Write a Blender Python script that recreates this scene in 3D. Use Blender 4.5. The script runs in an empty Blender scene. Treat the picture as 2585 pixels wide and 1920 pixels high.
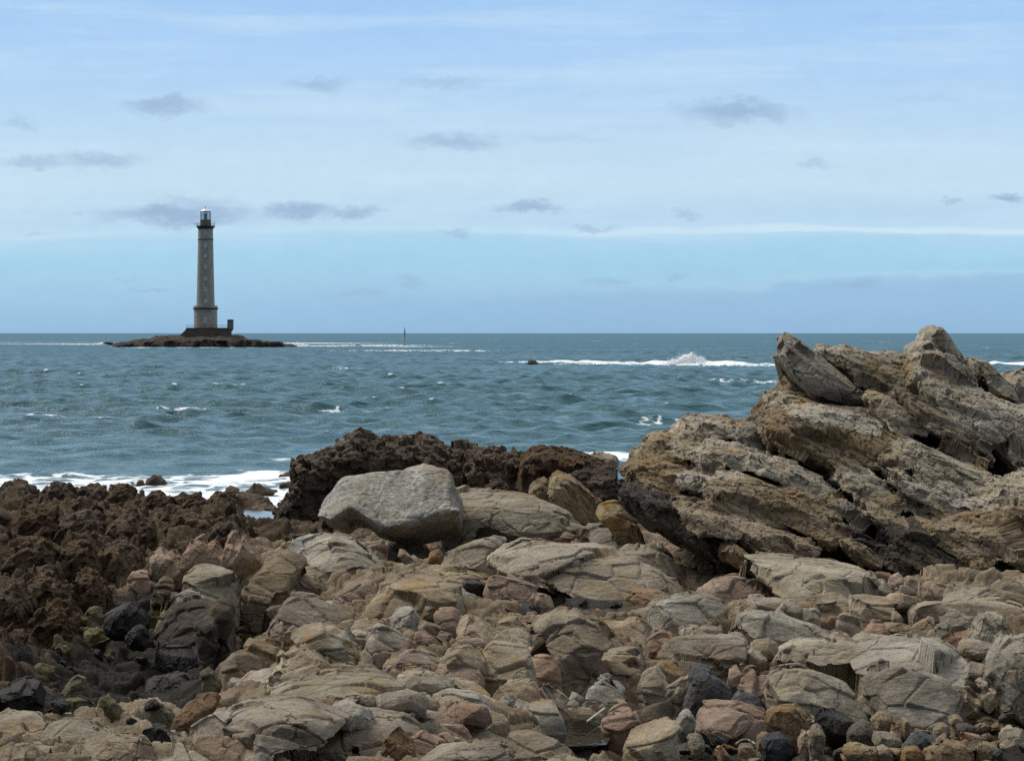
import bpy, bmesh, math, random
import numpy as np
from mathutils import Vector

SC = bpy.context.scene
COL = SC.collection
F, CX, HY, EYE = 5048.8, 1292.5, 840.5, 5.4      # focal length in photo pixels, optical axis, horizon row, eye height (m)

# ------------------------------------------------------------------ camera
cam = bpy.data.objects.new("camera", bpy.data.cameras.new("camera"))
COL.objects.link(cam)
cam.location = (0, 0, EYE)
cam.rotation_euler = (math.radians(90), 0, 0)
cam.data.sensor_width = 36
cam.data.lens = 36 * F / 2585
cam.data.shift_y = -(960 - HY) / 2585
cam.data.clip_end = 120000
cam.data.clip_start = 0.5
SC.camera = cam
SC.view_settings.view_transform = 'Standard'
SC.view_settings.look = 'None'
SC.view_settings.gamma = 1
SC.view_settings.exposure = 0.0
SC.cycles.use_denoising = False
SC.cycles.sample_clamp_direct = 2.5
SC.cycles.sample_clamp_indirect = 3
SC.cycles.max_bounces = 5
SC.cycles.diffuse_bounces = 2
SC.cycles.glossy_bounces = 3

def lin(r, g, b):
    f = lambda c: (c / 255 / 12.92) if c / 255 <= 0.04045 else ((c / 255 + 0.055) / 1.055) ** 2.4
    return (f(r), f(g), f(b), 1)

# ------------------------------------------------------------------ node helper
class NT:
    def __init__(s, tree):
        s.t = tree; s.n = tree.nodes; s.l = tree.links
    def node(s, kind, **kw):
        nd = s.n.new(kind)
        for k, v in kw.items(): setattr(nd, k, v)
        return nd
    def put(s, sock, v):
        if v is None: return
        if hasattr(v, 'links') and hasattr(v, 'is_output'): s.l.new(v, sock)
        else:
            try: sock.default_value = v
            except Exception: sock.default_value = v[:3]
    def math(s, op, a, b=None, c=None, clamp=False):
        nd = s.node('ShaderNodeMath', operation=op, use_clamp=clamp)
        for i, v in enumerate((a, b, c)): s.put(nd.inputs[i], v)
        return nd.outputs[0]
    def vmath(s, op, a, b=None):
        nd = s.node('ShaderNodeVectorMath', operation=op)
        s.put(nd.inputs[0], a)
        if b is not None: s.put(nd.inputs[1], b)
        return nd.outputs[1] if op in ('LENGTH', 'DOT_PRODUCT') else nd.outputs[0]
    def mix(s, f, a, b, mode='MIX'):
        nd = s.node('ShaderNodeMix', data_type='RGBA', blend_type=mode)
        s.put(nd.inputs[0], f); s.put(nd.inputs[6], a); s.put(nd.inputs[7], b)
        return nd.outputs[2]
    def ramp(s, f, stops, interp='LINEAR'):
        nd = s.node('ShaderNodeValToRGB'); cr = nd.color_ramp; cr.interpolation = interp
        while len(cr.elements) < len(stops): cr.elements.new(0.5)
        for e, (p, c) in zip(cr.elements, stops):
            e.position = p; e.color = c if len(c) == 4 else (*c, 1)
        s.put(nd.inputs[0], f)
        return nd.outputs[0]
    def range(s, v, a, b, c=0.0, d=1.0, smooth=True):
        nd = s.node('ShaderNodeMapRange', interpolation_type='SMOOTHSTEP' if smooth else 'LINEAR')
        for i, x in enumerate((v, a, b, c, d)): s.put(nd.inputs[i], x)
        return nd.outputs[0]
    def noise(s, vec, scale, detail=4, rough=0.55, dist=0.0, color=False):
        nd = s.node('ShaderNodeTexNoise')
        s.put(nd.inputs['Vector'], vec)
        nd.inputs['Scale'].default_value = scale; nd.inputs['Detail'].default_value = detail
        nd.inputs['Roughness'].default_value = rough; nd.inputs['Distortion'].default_value = dist
        return nd.outputs[1] if color else nd.outputs[0]
    def mapping(s, vec, scale=(1, 1, 1), rot=(0, 0, 0), loc=(0, 0, 0)):
        nd = s.node('ShaderNodeMapping')
        s.put(nd.inputs[0], vec)
        nd.inputs['Location'].default_value = loc
        nd.inputs['Rotation'].default_value = rot; nd.inputs['Scale'].default_value = scale
        return nd.outputs[0]
    def xyz(s, x, y, z):
        nd = s.node('ShaderNodeCombineXYZ')
        for i, v in enumerate((x, y, z)): s.put(nd.inputs[i], v)
        return nd.outputs[0]

# ------------------------------------------------------------------ sky: overcast deck, clear strip over the horizon, small grey clouds
SUN_EL, SUN_AZ = math.radians(52), math.radians(-55)   # azimuth from +Y (view direction), negative = left
world = bpy.data.worlds.new("World"); SC.world = world; world.use_nodes = True
W_ = NT(world.node_tree); W_.n.clear()
wo = W_.node('ShaderNodeOutputWorld'); bg = W_.node('ShaderNodeBackground')
W_.l.new(bg.outputs[0], wo.inputs[0])
SKY_STR = 0.1
tc = W_.node('ShaderNodeTexCoord')
sep = W_.node('ShaderNodeSeparateXYZ'); W_.l.new(tc.outputs['Generated'], sep.inputs[0])
ysafe = W_.math('MAXIMUM', sep.outputs[1], 0.15)
u = W_.math('DIVIDE', sep.outputs[0], ysafe); v = W_.math('DIVIDE', sep.outputs[2], ysafe)
P = W_.xyz(u, v, 0)
K = 2585 / 2224 / F
def dv(dy): return (723.2 - dy) * K
def du(dx): return (dx - 1112) * K
streak = W_.noise(W_.mapping(P, (5, 60, 1)), 1.0, 5, 0.6)
streak2 = W_.noise(W_.mapping(P, (9, 26, 1), loc=(3, 1, 0)), 1.0, 6, 0.62)
grain = W_.noise(W_.mapping(P, (70, 110, 1)), 1.0, 3, 0.7)
tilt = W_.math('MULTIPLY_ADD', u, -0.0046, v)
tilt = W_.math('MULTIPLY_ADD', W_.math('SUBTRACT', streak, 0.5), 0.009, tilt)
tilt = W_.math('MULTIPLY_ADD', W_.math('SUBTRACT', W_.noise(W_.mapping(P, (6, 14, 1), loc=(2, 7, 0)), 1.0, 4, 0.6), 0.5), 0.011, tilt)
t = W_.math('DIVIDE', tilt, 0.2)
st = [(725, (146, 189, 225)), (690, (151, 195, 229)), (640, (158, 202, 233)), (600, (162, 208, 237)), (548, (164, 212, 240)), (522, (170, 214, 241)),
      (505, (186, 221, 244)), (470, (184, 217, 242)), (400, (197, 225, 244)), (330, (194, 222, 244)), (240, (183, 216, 245)), (120, (175, 211, 248)), (10, (163, 204, 246))]
base = W_.ramp(t, [(max(0, min(1, dv(y) / 0.2)), lin(*c)) for y, c in st])
base = W_.mix(W_.range(streak2, 0.35, 0.75, 0, 0.42), base, W_.mix(1.0, base, (0.91, 0.95, 0.985, 1), 'MULTIPLY'))
base = W_.mix(W_.math('MULTIPLY', W_.range(streak, 0.42, 0.72, 0, 0.5), W_.range(v, .03, .06)), base, lin(206, 230, 250))
whiteband = W_.math('MULTIPLY', W_.range(tilt, dv(512), dv(506)), W_.range(tilt, dv(500), dv(489), 1, 0))
base = W_.mix(W_.math('MULTIPLY', whiteband, W_.range(u, -.08, .2, .1, .8)), base, lin(208, 234, 250))
# cloud bank low over the sea, thickening to the right
edge = W_.math('MULTIPLY_ADD', u, 0.030, 0.0215)
edge = W_.math('MULTIPLY_ADD', W_.math('SUBTRACT', W_.noise(W_.mapping(P, (22, 60, 1), loc=(5, 0, 0)), 1.0, 6, 0.6), 0.5), 0.022, edge)
bank = W_.range(W_.math('SUBTRACT', edge, v), -0.003, 0.007, 0, 1)
base = W_.mix(W_.math('MULTIPLY', bank, W_.range(u, -0.15, 0.1, 0.15, 0.5)), base, lin(145, 184, 222))
rim = W_.math('MULTIPLY', W_.range(W_.math('SUBTRACT', edge, v), -0.0045, -0.0008), W_.range(W_.math('SUBTRACT', edge, v), -0.0008, 0.0025, 1, 0))
base = W_.mix(W_.math('MULTIPLY', rim, W_.range(u, -.02, .2, 0, .28)), base, lin(190, 220, 242))
# separate small clouds, as ellipses of directions: display x, y, half width, half height, strength
clouds = [(355, 228, 90, 24, .8), (685, 181, 70, 20, .62), (960, 184, 110, 16, .4), (985, 306, 110, 24, .68), (1598, 241, 140, 27, .85),
          (45, 270, 50, 14, .4), (70, 355, 80, 14, .55), (215, 348, 100, 21, .62), (380, 466, 185, 26, .95), (430, 445, 90, 22, .5), (655, 460, 90, 22, .9),
          (770, 461, 70, 18, .8), (1150, 452, 75, 15, .85), (2195, 431, 40, 13, .95), (1770, 354, 40, 11, .4), (1490, 470, 40, 12, .45),
          (1285, 494, 60, 8, .5), (990, 506, 45, 8, .5), (325, 628, 55, 8, .45), (890, 610, 40, 12, .4), (780, 633, 80, 10, .35), (1475, 601, 25, 9, .45),
          (275, 602, 30, 5, .35), (1860, 612, 60, 15, .45), (1320, 612, 60, 14, .4), (2065, 434, 35, 6, .5), (75, 514, 25, 6, .35), (165, 465, 22, 9, .3), (2000, 215, 110, 14, .15), (1200, 305, 130, 12, .15)]
wob = W_.noise(W_.mapping(P, (55, 110, 1)), 1.0, 8, 0.68, color=True)
wob = W_.vmath('MULTIPLY', W_.vmath('SUBTRACT', wob, (0.5, 0.5, 0.5)), (0.026, 0.019, 0))
Pw = W_.vmath('ADD', P, wob)
mask = None
for (dx, dy, rx, ry, s_) in clouds:
    d = W_.vmath('SUBTRACT', Pw, (du(dx), dv(dy), 0))
    d = W_.vmath('LENGTH', W_.vmath('MULTIPLY', d, (1 / (rx * K), 1 / (ry * K), 0)))
    m = W_.range(d, 1.3, 0.2, 0, s_)
    mask = m if mask is None else W_.math('MAXIMUM', mask, m)
front = W_.range(sep.outputs[1], 0.2, 0.4)
mask = W_.math('MULTIPLY', mask, front)
base = W_.mix(W_.math('MULTIPLY', mask, 0.85), base, lin(146, 174, 210))
base = W_.mix(0.12, base, W_.mix(1.0, base, W_.ramp(grain, [(0.3, (0.8, 0.8, 0.8)), (0.7, (1.15, 1.15, 1.15))]), 'MULTIPLY'))
# the deck above the frame
zen = W_.range(sep.outputs[2], 0.17, 0.6)
base = W_.mix(zen, base, (0.90, 0.92, 0.93, 1))
# added dimming of the unseen sky behind the viewer, to darken rock fronts
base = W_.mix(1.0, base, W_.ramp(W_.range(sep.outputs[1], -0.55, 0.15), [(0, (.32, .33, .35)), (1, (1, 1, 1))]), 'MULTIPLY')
nish = W_.node('ShaderNodeTexSky', sky_type='NISHITA'); nish.sun_disc = False
nish.sun_elevation = SUN_EL; nish.sun_rotation = SUN_AZ; nish.air_density = 1.3; nish.dust_density = 0.6
base10 = W_.mix(1.0, base, (1 / SKY_STR,) * 3 + (1,), 'MULTIPLY')
skyc = W_.mix(0.06, base10, nish.outputs[0])
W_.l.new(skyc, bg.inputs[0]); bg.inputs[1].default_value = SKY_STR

# ------------------------------------------------------------------ sun (veiled by the deck)
sl = bpy.data.lights.new("sun", 'SUN'); sl.energy = 3.0; sl.angle = math.radians(28); sl.color = (1.0, 0.955, 0.88)
sun = bpy.data.objects.new("sun", sl); COL.objects.link(sun)
sdir = Vector((math.sin(SUN_AZ) * math.cos(SUN_EL), math.cos(SUN_AZ) * math.cos(SUN_EL), math.sin(SUN_EL)))
sun.rotation_euler = sdir.to_track_quat('Z', 'Y').to_euler()

# ------------------------------------------------------------------ numpy noise
def h32(ix, iy, iz, seed):
    with np.errstate(over='ignore'):
        h = ix.astype(np.uint32) * np.uint32(374761393) + iy.astype(np.uint32) * np.uint32(668265263) + iz.astype(np.uint32) * np.uint32(2147483647 - 58) + np.uint32((seed * 974634671) & 0xffffffff)
        h ^= h >> np.uint32(15); h *= np.uint32(2246822519); h ^= h >> np.uint32(13); h *= np.uint32(3266489917); h ^= h >> np.uint32(16)
    return h
def r01(h): return (h & np.uint32(0xffffff)).astype(np.float32) / np.float32(16777216)
def mixh(h, k):
    with np.errstate(over='ignore'):
        g = h * np.uint32(2654435761) + np.uint32((k * 40503 + 977) & 0xffffffff)
        g ^= g >> np.uint32(16); g *= np.uint32(2246822519); g ^= g >> np.uint32(13)
    return g
def vnoise(p, seed=0):
    i = np.floor(p).astype(np.int64); f = (p - i).astype(np.float32); f = f * f * (3 - 2 * f)
    out = np.zeros(len(p), np.float32)
    for a in (0, 1):
        wa = f[:, 0] if a else 1 - f[:, 0]
        for b in (0, 1):
            wb = f[:, 1] if b else 1 - f[:, 1]
            for c in (0, 1):
                wc = f[:, 2] if c else 1 - f[:, 2]
                out += wa * wb * wc * r01(h32(i[:, 0] + a, i[:, 1] + b, i[:, 2] + c, seed))
    return out * 2 - 1
def fbm(p, oct=4, rough=0.5, seed=0):
    s = np.zeros(len(p), np.float32); a = 1.0; tot = 0
    q = p.copy()
    for k in range(oct):
        s += a * vnoise(q, seed + k * 17); tot += a; a *= rough; q = q * 2.03 + 11.7
    return s / tot
def vor(p, seed=0, dims=3):
    i = np.floor(p).astype(np.int64)
    n = len(p); F1 = np.full(n, 9., np.float32); F2 = np.full(n, 9., np.float32); ID = np.zeros(n, np.uint32); D = np.zeros((n, 3), np.float32)
    for a in (-1, 0, 1):
        for b in (-1, 0, 1):
            for c in ((-1, 0, 1) if dims == 3 else (0,)):
                j0, j1, j2 = i[:, 0] + a, i[:, 1] + b, i[:, 2] + c
                h = h32(j0, j1, j2, seed)
                d0 = p[:, 0] - (j0 + r01(mixh(h, 1))); d1 = p[:, 1] - (j1 + r01(mixh(h, 2)))
                d2 = (p[:, 2] - (j2 + r01(mixh(h, 3)))) if dims == 3 else np.zeros(n)
                d = np.sqrt(d0 * d0 + d1 * d1 + d2 * d2).astype(np.float32)
                m = d < F1
                F2 = np.where(m, F1, np.minimum(F2, d)); F1 = np.where(m, d, F1); ID = np.where(m, h, ID)
                D[m, 0] = d0[m]; D[m, 1] = d1[m]; D[m, 2] = d2[m]
    return F1, F2, ID, D

# ------------------------------------------------------------------ object helpers
def mesh_np(name, co, quads, smooth=True, attrs=None):
    me = bpy.data.meshes.new(name)
    n, m = len(co), len(quads)
    me.vertices.add(n); me.vertices.foreach_set('co', np.ascontiguousarray(co, np.float32).ravel())
    me.loops.add(m * 4); me.loops.foreach_set('vertex_index', np.ascontiguousarray(quads, np.int32).ravel())
    me.polygons.add(m); me.polygons.foreach_set('loop_start', np.arange(0, m * 4, 4, dtype=np.int32))
    me.polygons.foreach_set('use_smooth', np.full(m, smooth))
    me.update(calc_edges=True); me.validate()
    for k, a in (attrs or {}).items():
        at = me.attributes.new(k, 'FLOAT', 'POINT'); at.data.foreach_set('value', np.ascontiguousarray(a, np.float32))
    return me
def grid_quads(nr, nc):
    r, c = np.meshgrid(np.arange(nr - 1), np.arange(nc - 1), indexing='ij')
    a = (r * nc + c).ravel()
    return np.stack([a, a + 1, a + nc + 1, a + nc], 1)
def tag(o, label=None, cat=None, group=None, kind=None):
    if label: o['label'] = label
    if cat: o['category'] = cat
    if group: o['group'] = group
    if kind: o['kind'] = kind
    return o
def link(name, me, mat=None, parent=None, loc=None):
    o = bpy.data.objects.new(name, me); COL.objects.link(o)
    if mat is not None: me.materials.clear(); me.materials.append(mat)
    if loc is not None: o.location = loc
    if parent is not None: o.parent = parent
    return o
def empty(name, loc):
    o = bpy.data.objects.new(name, None); COL.objects.link(o); o.location = loc; o.empty_display_size = 0.3
    return o
def bm_obj(name, bm, mat, parent=None, loc=(0, 0, 0), smooth=False):
    me = bpy.data.meshes.new(name); bmesh.ops.recalc_face_normals(bm, faces=bm.faces); bm.to_mesh(me); bm.free()
    if smooth:
        me.polygons.foreach_set('use_smooth', np.full(len(me.polygons), True))
    return link(name, me, mat, parent, loc)

# ------------------------------------------------------------------ materials
def rockmat(name, c1, c2, c3, lich=0.25, lcol=(0.30, 0.17, 0.03), pale=0.25, crack=1.0, dip=None, dsc=(0.4, 0.8, 2.0), rough=0.88, speck=0.45, green=0.0, bump=1.0):
    m = bpy.data.materials.new(name); m.use_nodes = True
    N = NT(m.node_tree); N.n.clear()
    out = N.node('ShaderNodeOutputMaterial'); bs = N.node('ShaderNodeBsdfPrincipled'); N.l.new(bs.outputs[0], out.inputs[0])
    tc = N.node('ShaderNodeTexCoord'); oi = N.node('ShaderNodeObjectInfo')
    geo = N.node('ShaderNodeNewGeometry')
    p = geo.outputs['Position']
    ps = p
    if dip is not None:      # strata: stretch along the dip line in the x-z plane
        ps = N.mapping(p, dsc, rot=(0, dip, 0))
    warp = N.vmath('ADD', ps, N.vmath('MULTIPLY', N.vmath('SUBTRACT', N.noise(ps, 1.7, 4, color=True), (0.5,) * 3), (0.7,) * 3))
    n1 = N.noise(ps, 0.9, 9, 0.66, 0.4)
    col = N.ramp(n1, [(0.26, c1), (0.47, c2), (0.72, c3)])
    n2 = N.noise(p, 11, 9, 0.78)
    col = N.mix(speck, col, N.mix(1.0, col, N.ramp(n2, [(0.32, (0.25, 0.25, 0.27)), (0.5, (0.95, 0.95, 0.95)), (0.68, (1.75, 1.72, 1.65))]), 'MULTIPLY'))
    n3 = N.noise(p, 48, 4, 0.8)
    col = N.mix(0.28, col, N.mix(1.0, col, N.ramp(n3, [(0.36, (0.3, 0.3, 0.3)), (0.64, (1.7, 1.7, 1.7))]), 'MULTIPLY'))
    if pale > 0:
        np_ = N.math('ADD', N.math('MULTIPLY', N.noise(p, 1.9, 8, 0.7), 0.7), N.math('MULTIPLY', n2, 0.3))
        col = N.mix(N.range(np_, 0.52, 0.66, 0, pale), col, (0.37, 0.345, 0.285, 1))
    if lich > 0:
        nl = N.math('ADD', N.math('MULTIPLY', N.noise(N.mapping(p, loc=(7, 3, 1)), 1.15, 8, 0.68), 0.75), N.math('MULTIPLY', n2, 0.25))
        col = N.mix(N.range(nl, 0.53, 0.63, 0, min(1, lich * 1.6)), col, (*lcol, 1))
        n5 = N.math('ADD', N.math('MULTIPLY', N.noise(N.mapping(p, loc=(17, 8, 4)), 0.8, 8, 0.7), 0.8), N.math('MULTIPLY', n2, 0.2))
        col = N.mix(N.range(n5, 0.56, 0.66, 0, lich * 1.2), col, (0.16, 0.12, 0.045, 1))
    if green > 0:
        ng = N.noise(N.mapping(p, loc=(2, 9, 5)), 1.3, 8, 0.7)
        col = N.mix(N.range(ng, 0.5, 0.64, 0, green), col, (0.13, 0.125, 0.03, 1))
    # thin joints in the stone
    def cracks(vec, sc, w):
        vo = N.node('ShaderNodeTexVoronoi', feature='DISTANCE_TO_EDGE'); N.put(vo.inputs['Vector'], vec); vo.inputs['Scale'].default_value = sc
        return N.range(vo.outputs[0], 0.0, w, 1, 0)
    warp2 = N.vmath('ADD', warp, N.vmath('MULTIPLY', N.vmath('SUBTRACT', N.noise(p, 6, 4, color=True), (0.5,) * 3), (0.22,) * 3))
    gate = N.range(N.noise(N.mapping(p, loc=(4, 4, 9)), 0.9, 3), 0.44, 0.58)
    jp = N.mapping(warp2, (.75, 1.0, 1.0), rot=(.3, .5 if dip is None else 0, .4))
    ck = N.math('MULTIPLY', cracks(jp, 0.8, 0.016), gate)
    ck = N.math('MULTIPLY', ck, crack)
    col = N.mix(N.math('MULTIPLY', ck, 0.8), col, (0.018, 0.016, 0.014, 1))
    hsv = N.node('ShaderNodeHueSaturation'); N.put(hsv.inputs['Color'], col)
    N.put(hsv.inputs['Value'], N.range(oi.outputs['Random'], 0, 1, 0.88, 1.12, False))
    N.put(hsv.inputs['Saturation'], N.range(N.math('FRACT', N.math('MULTIPLY', oi.outputs['Random'], 7.3)), 0, 1, 0.78, 1.12, False))
    N.l.new(hsv.outputs[0], bs.inputs['Base Color'])
    bs.inputs['Roughness'].default_value = rough; bs.inputs['Specular IOR Level'].default_value = 0.25
    hgt = N.math('ADD', N.math('MULTIPLY', N.noise(ps, 5, 8, 0.7), 0.55), N.math('MULTIPLY', N.noise(p, 20, 6, 0.75), 0.3))
    hgt = N.math('SUBTRACT', hgt, N.math('MULTIPLY', ck, 0.35))
    bp = N.node('ShaderNodeBump'); bp.inputs['Strength'].default_value = 0.75 * bump; bp.inputs['Distance'].default_value = 0.11
    N.l.new(hgt, bp.inputs['Height']); N.l.new(bp.outputs[0], bs.inputs['Normal'])
    return m
DIP = math.radians(36)
M = {}
M['tan'] = rockmat('tan_granite', (.075, .055, .033), (.238, .185, .123), (.422, .361, .268), lich=0.36, pale=.3, dip=math.radians(11), dsc=(.6, .9, 1.7))
M['pink'] = rockmat('pink_granite', (.081, .052, .034), (.257, .171, .117), (.414, .324, .239), lich=0.30, pale=.22, dip=math.radians(11), dsc=(.6, .9, 1.7))
M['grey'] = rockmat('grey_granite', (.075, .062, .042), (.238, .204, .150), (.422, .378, .299), lich=0.30, pale=.42, dip=math.radians(11), dsc=(.6, .9, 1.7))
M['boulder'] = rockmat('pale_granite', (.10, .095, .08), (.29, .275, .235), (.50, .48, .43), lich=.22, pale=.5, crack=.3, speck=1.0)
M['ochre'] = rockmat('ochre_granite', (.08, .056, .03), (.215, .158, .09), (.34, .275, .18), lich=.42, lcol=(.27, .15, .03), pale=.2, dip=math.radians(11), dsc=(.6, .9, 1.7))
M['strata'] = rockmat('layered_granite', (.099, .079, .054), (.306, .261, .189), (.504, .450, .360), lich=0.42, pale=.38, dip=DIP)
M['strata_rust'] = rockmat('rusty_layered_granite', (.063, .042, .022), (.216, .155, .086), (.378, .302, .203), lich=0.50, lcol=(.24, .135, .035), pale=.22, dip=DIP)
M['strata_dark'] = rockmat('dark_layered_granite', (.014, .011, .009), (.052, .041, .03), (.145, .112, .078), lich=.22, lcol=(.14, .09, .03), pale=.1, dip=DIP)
M['brown'] = rockmat('brown_weedy_rock', (.018, .0105, .006), (.06, .037, .02), (.135, .088, .05), lich=.3, lcol=(.13, .095, .02), pale=.05)
M['ridge'] = rockmat('dark_brown_rock', (.022, .015, .010), (.08, .056, .036), (.165, .122, .082), lich=.15, lcol=(.12, .08, .03), pale=.05)
M['dark'] = rockmat('black_tidal_rock', (.005, .005, .005), (.014, .0125, .0115), (.05, .043, .033), lich=.12, lcol=(.09, .08, .02), pale=.04, rough=.6)
M['mossy'] = rockmat('yellow_lichened_rock', (.03, .025, .01), (.10, .085, .042), (.2, .175, .1), lich=.45, lcol=(.2, .15, .025), pale=.2, green=.45)
M['wet'] = rockmat('wet_cobble', (.018, .014, .009), (.065, .049, .030), (.15, .115, .072), lich=.12, pale=.1, rough=.45, crack=.2)
M['cobble'] = rockmat('tan_cobble', (.11, .078, .045), (.225, .165, .10), (.34, .275, .18), lich=.2, pale=.2, crack=.2)
M['orange'] = rockmat('orange_cobble', (.09, .05, .02), (.22, .125, .05), (.32, .22, .11), lich=.3, pale=.12, crack=.3)
M['slate'] = rockmat('slate_cobble', (.03, .031, .034), (.075, .076, .078), (.14, .14, .135), lich=.1, pale=.15, crack=.1)
M['islet'] = rockmat('dark_islet_rock', (.012, .009, .008), (.035, .026, .021), (.075, .055, .042), lich=0, pale=0, crack=.3)

def plain(name, col, rough=0.6, noise=0.0, scale=3.0, metal=0.0):
    m = bpy.data.materials.new(name); m.use_nodes = True
    N = NT(m.node_tree); bs = N.n['Principled BSDF']
    geo = N.node('ShaderNodeNewGeometry')
    n = N.noise(geo.outputs['Position'], scale, 6, 0.65)
    c = N.mix(noise, (*col, 1), N.mix(1.0, (*col, 1), N.ramp(n, [(0.3, (0.4, 0.4, 0.4)), (0.7, (1.6, 1.6, 1.6))]), 'MULTIPLY'))
    N.l.new(c, bs.inputs['Base Color']); bs.inputs['Roughness'].default_value = rough; bs.inputs['Metallic'].default_value = metal
    return m
# ------------------------------------------------------------------ sea
def foam_lines():
    # display-pixel foam lines turned into places on the water: x0, y0, x1, y1, half width in metres along the view, strength
    L = [(1150, 787, 1690, 794, 7, 1.25), (1440, 791, 1700, 794, 9, 1.3), (2075, 790, 2330, 793, 9, 1.3), (-60, 746.5, 250, 748, 42, 1.0), (-60, 743, 180, 743.5, 25, .55),
         (610, 745, 710, 745.5, 40, 1.0), (615, 752, 665, 752, 22, .95), (250, 755, 640, 755, 6, .85), (740, 751, 840, 749.5, 24, .9), (800, 762, 900, 763, 14, .75), (905, 761.5, 1010, 762.5, 12, 1.05),
         (865, 752, 915, 753, 16, .95), (400, 893, 468, 887, 2.2, .72), (142, 907, 188, 908, 2.0, .95), (18, 905, 55, 907, 1.8, .75), (1380, 921, 1455, 915, 2.2, .45), (750, 892, 790, 894, 2, .6), (1590, 830, 1640, 832, 5, .6),
         (-80, 1052, 300, 1062, 4.2, 1.0), (60, 1038, 400, 1046, 3.6, .72), (240, 1068, 640, 1076, 4.6, 1.0), (330, 1082, 660, 1092, 3.0, .95), (-80, 1060, 200, 1064, 2.5, .9), (400, 1050, 640, 1030, 3.4, .9), (580, 1000, 640, 996, 1.5, .5), (1285, 990, 1380, 998, 3.5, 1.1), (1085, 985, 1130, 988, 1.5, .7), (470, 835, 500, 838, 4, .5), (700, 800, 740, 801, 5, .5)]
    out = []
    for (x0, y0, x1, y1, w, s_) in L:
        pts = []
        for dx, dy in ((x0, y0), (x1, y1)):
            Y = EYE / ((dy - 723.2) * K); pts.append(((dx - 1112) * K * Y, Y))
        out.append((pts[0], pts[1], w, s_))
    return out
def build_sea():
    nr, nc = 1560, 760
    ratio = 1.00285
    Y = 44 * ratio ** np.arange(nr)
    ex = Y[-1] * 1.07 ** np.arange(1, 46)
    Y = np.concatenate([Y, ex]); nr = len(Y)
    uu = np.linspace(-.36, .36, nc)
    X = (Y[:, None] * uu[None, :]).ravel(); YY = np.repeat(Y, nc)
    dy = np.repeat(np.gradient(Y), nc)
    rng = np.random.RandomState(5)
    z = np.zeros_like(X); cr = np.zeros_like(X); ox = np.zeros_like(X); oy = np.zeros_like(X)
    Ls = np.exp(np.linspace(math.log(0.6), math.log(8), 58))
    gust = 0.8 + 0.35 * fbm(np.stack([X / 55, YY / 55, X * 0], 1), 3, .55, 3)
    # swell dies where the water shoals against the near rocks
    for L in Ls:
        a = math.radians(-90 + 25 + rng.normal(0, 46)); k = 2 * math.pi / L
        st = 0.062 if L > 1.6 else 0.045
        am = st / k
        w = np.clip((L / dy - 1.7) / 1.5, 0, 1)
        th = k * (math.cos(a) * X + math.sin(a) * YY) + rng.uniform(0, 6.28)
        s_, c_ = np.sin(th), np.cos(th)
        z += am * w * s_; cr += st * w * s_
        ox += 0.8 * am * w * c_ * math.cos(a); oy += 0.8 * am * w * c_ * math.sin(a)
    z *= gust; cr *= gust
    sig = 0.058 * math.sqrt(58 / 2)
    patch = fbm(np.stack([X / 26, YY / 60, X * 0], 1), 3, .6, 9)
    foam = np.clip((cr / sig - 2.05 + 0.9 * patch) * 0.9, 0, 0.75)
    far = np.clip((YY - 350) / 600, 0, 1)
    foam = np.maximum(foam, far * np.clip((fbm(np.stack([X / 16, YY / 75, X * 0], 1), 4, .65, 21) - 0.42) * 3.2, 0, .8) * (YY < 9000))
    # streaky foam texture left by breaking waves
    brk = fbm(np.stack([X / 2.2, YY / 3.5, X * 0], 1), 4, .65, 31)
    for (p0, p1, w, s_) in foam_lines():
        ax, ay = p0; bx, by = p1
        vx, vy = bx - ax, by - ay
        # measured along the line; the width is taken along the view
        tt = ((X - ax) * vx + (YY - ay) * vy) / (vx * vx + vy * vy)
        tc_ = np.clip(tt, 0, 1)
        d = np.hypot((X - (ax + tc_ * vx)) * 1.0, YY - (ay + tc_ * vy))
        nz = fbm(np.stack([X / (w * 1.2), YY / (w * 1.5), X * 0], 1), 3, .6, 41) if w > 3 else brk
        g = np.exp(-(d / w) ** 2) * s_ * (0.85 + 0.7 * nz)
        foam = np.maximum(foam, g)
        if s_ > 1.19: z += 0.35 * np.exp(-(d / (w * .5)) ** 2) * (0.8 + 1.2 * nz)
    shoal = np.clip((YY - 56) / 60, 0.22, 1)
    z *= shoal
    z += foam * 0.05 * brk
    co = np.stack([X + ox * shoal, YY + oy * shoal, z], 1)
    me = mesh_np('sea', co, grid_quads(nr, nc), True, {'foam': foam, 'far': np.clip(np.log(YY / 110) / math.log(1100 / 110), 0, 1)})
    m = bpy.data.materials.new('sea_water'); m.use_nodes = True
    N = NT(m.node_tree); N.n.clear()
    out = N.node('ShaderNodeOutputMaterial'); bs = N.node('ShaderNodeBsdfPrincipled')
    geo = N.node('ShaderNodeNewGeometry'); p = geo.outputs['Position']
    at = N.node('ShaderNodeAttribute', attribute_name='foam')
    big = N.noise(N.mapping(p, (.012, .02, 1)), 1.0, 4, .6)
    col = N.ramp(big, [(0.3, (.008, .064, .082)), (0.7, (.013, .095, .110))])
    far = N.node('ShaderNodeAttribute', attribute_name='far').outputs['Fac']     # unresolved wavelets: rougher, less of a mirror
    col = N.mix(far, col, (.016, .086, .117, 1))
    N.l.new(col, bs.inputs['Base Color'])
    bs.inputs['IOR'].default_value = 1.33
    N.l.new(N.range(far, 0, 1, .13, .36, False), bs.inputs['Roughness']); N.l.new(N.range(far, 0, 1, .27, .12, False), bs.inputs['Specular IOR Level'])
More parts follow.
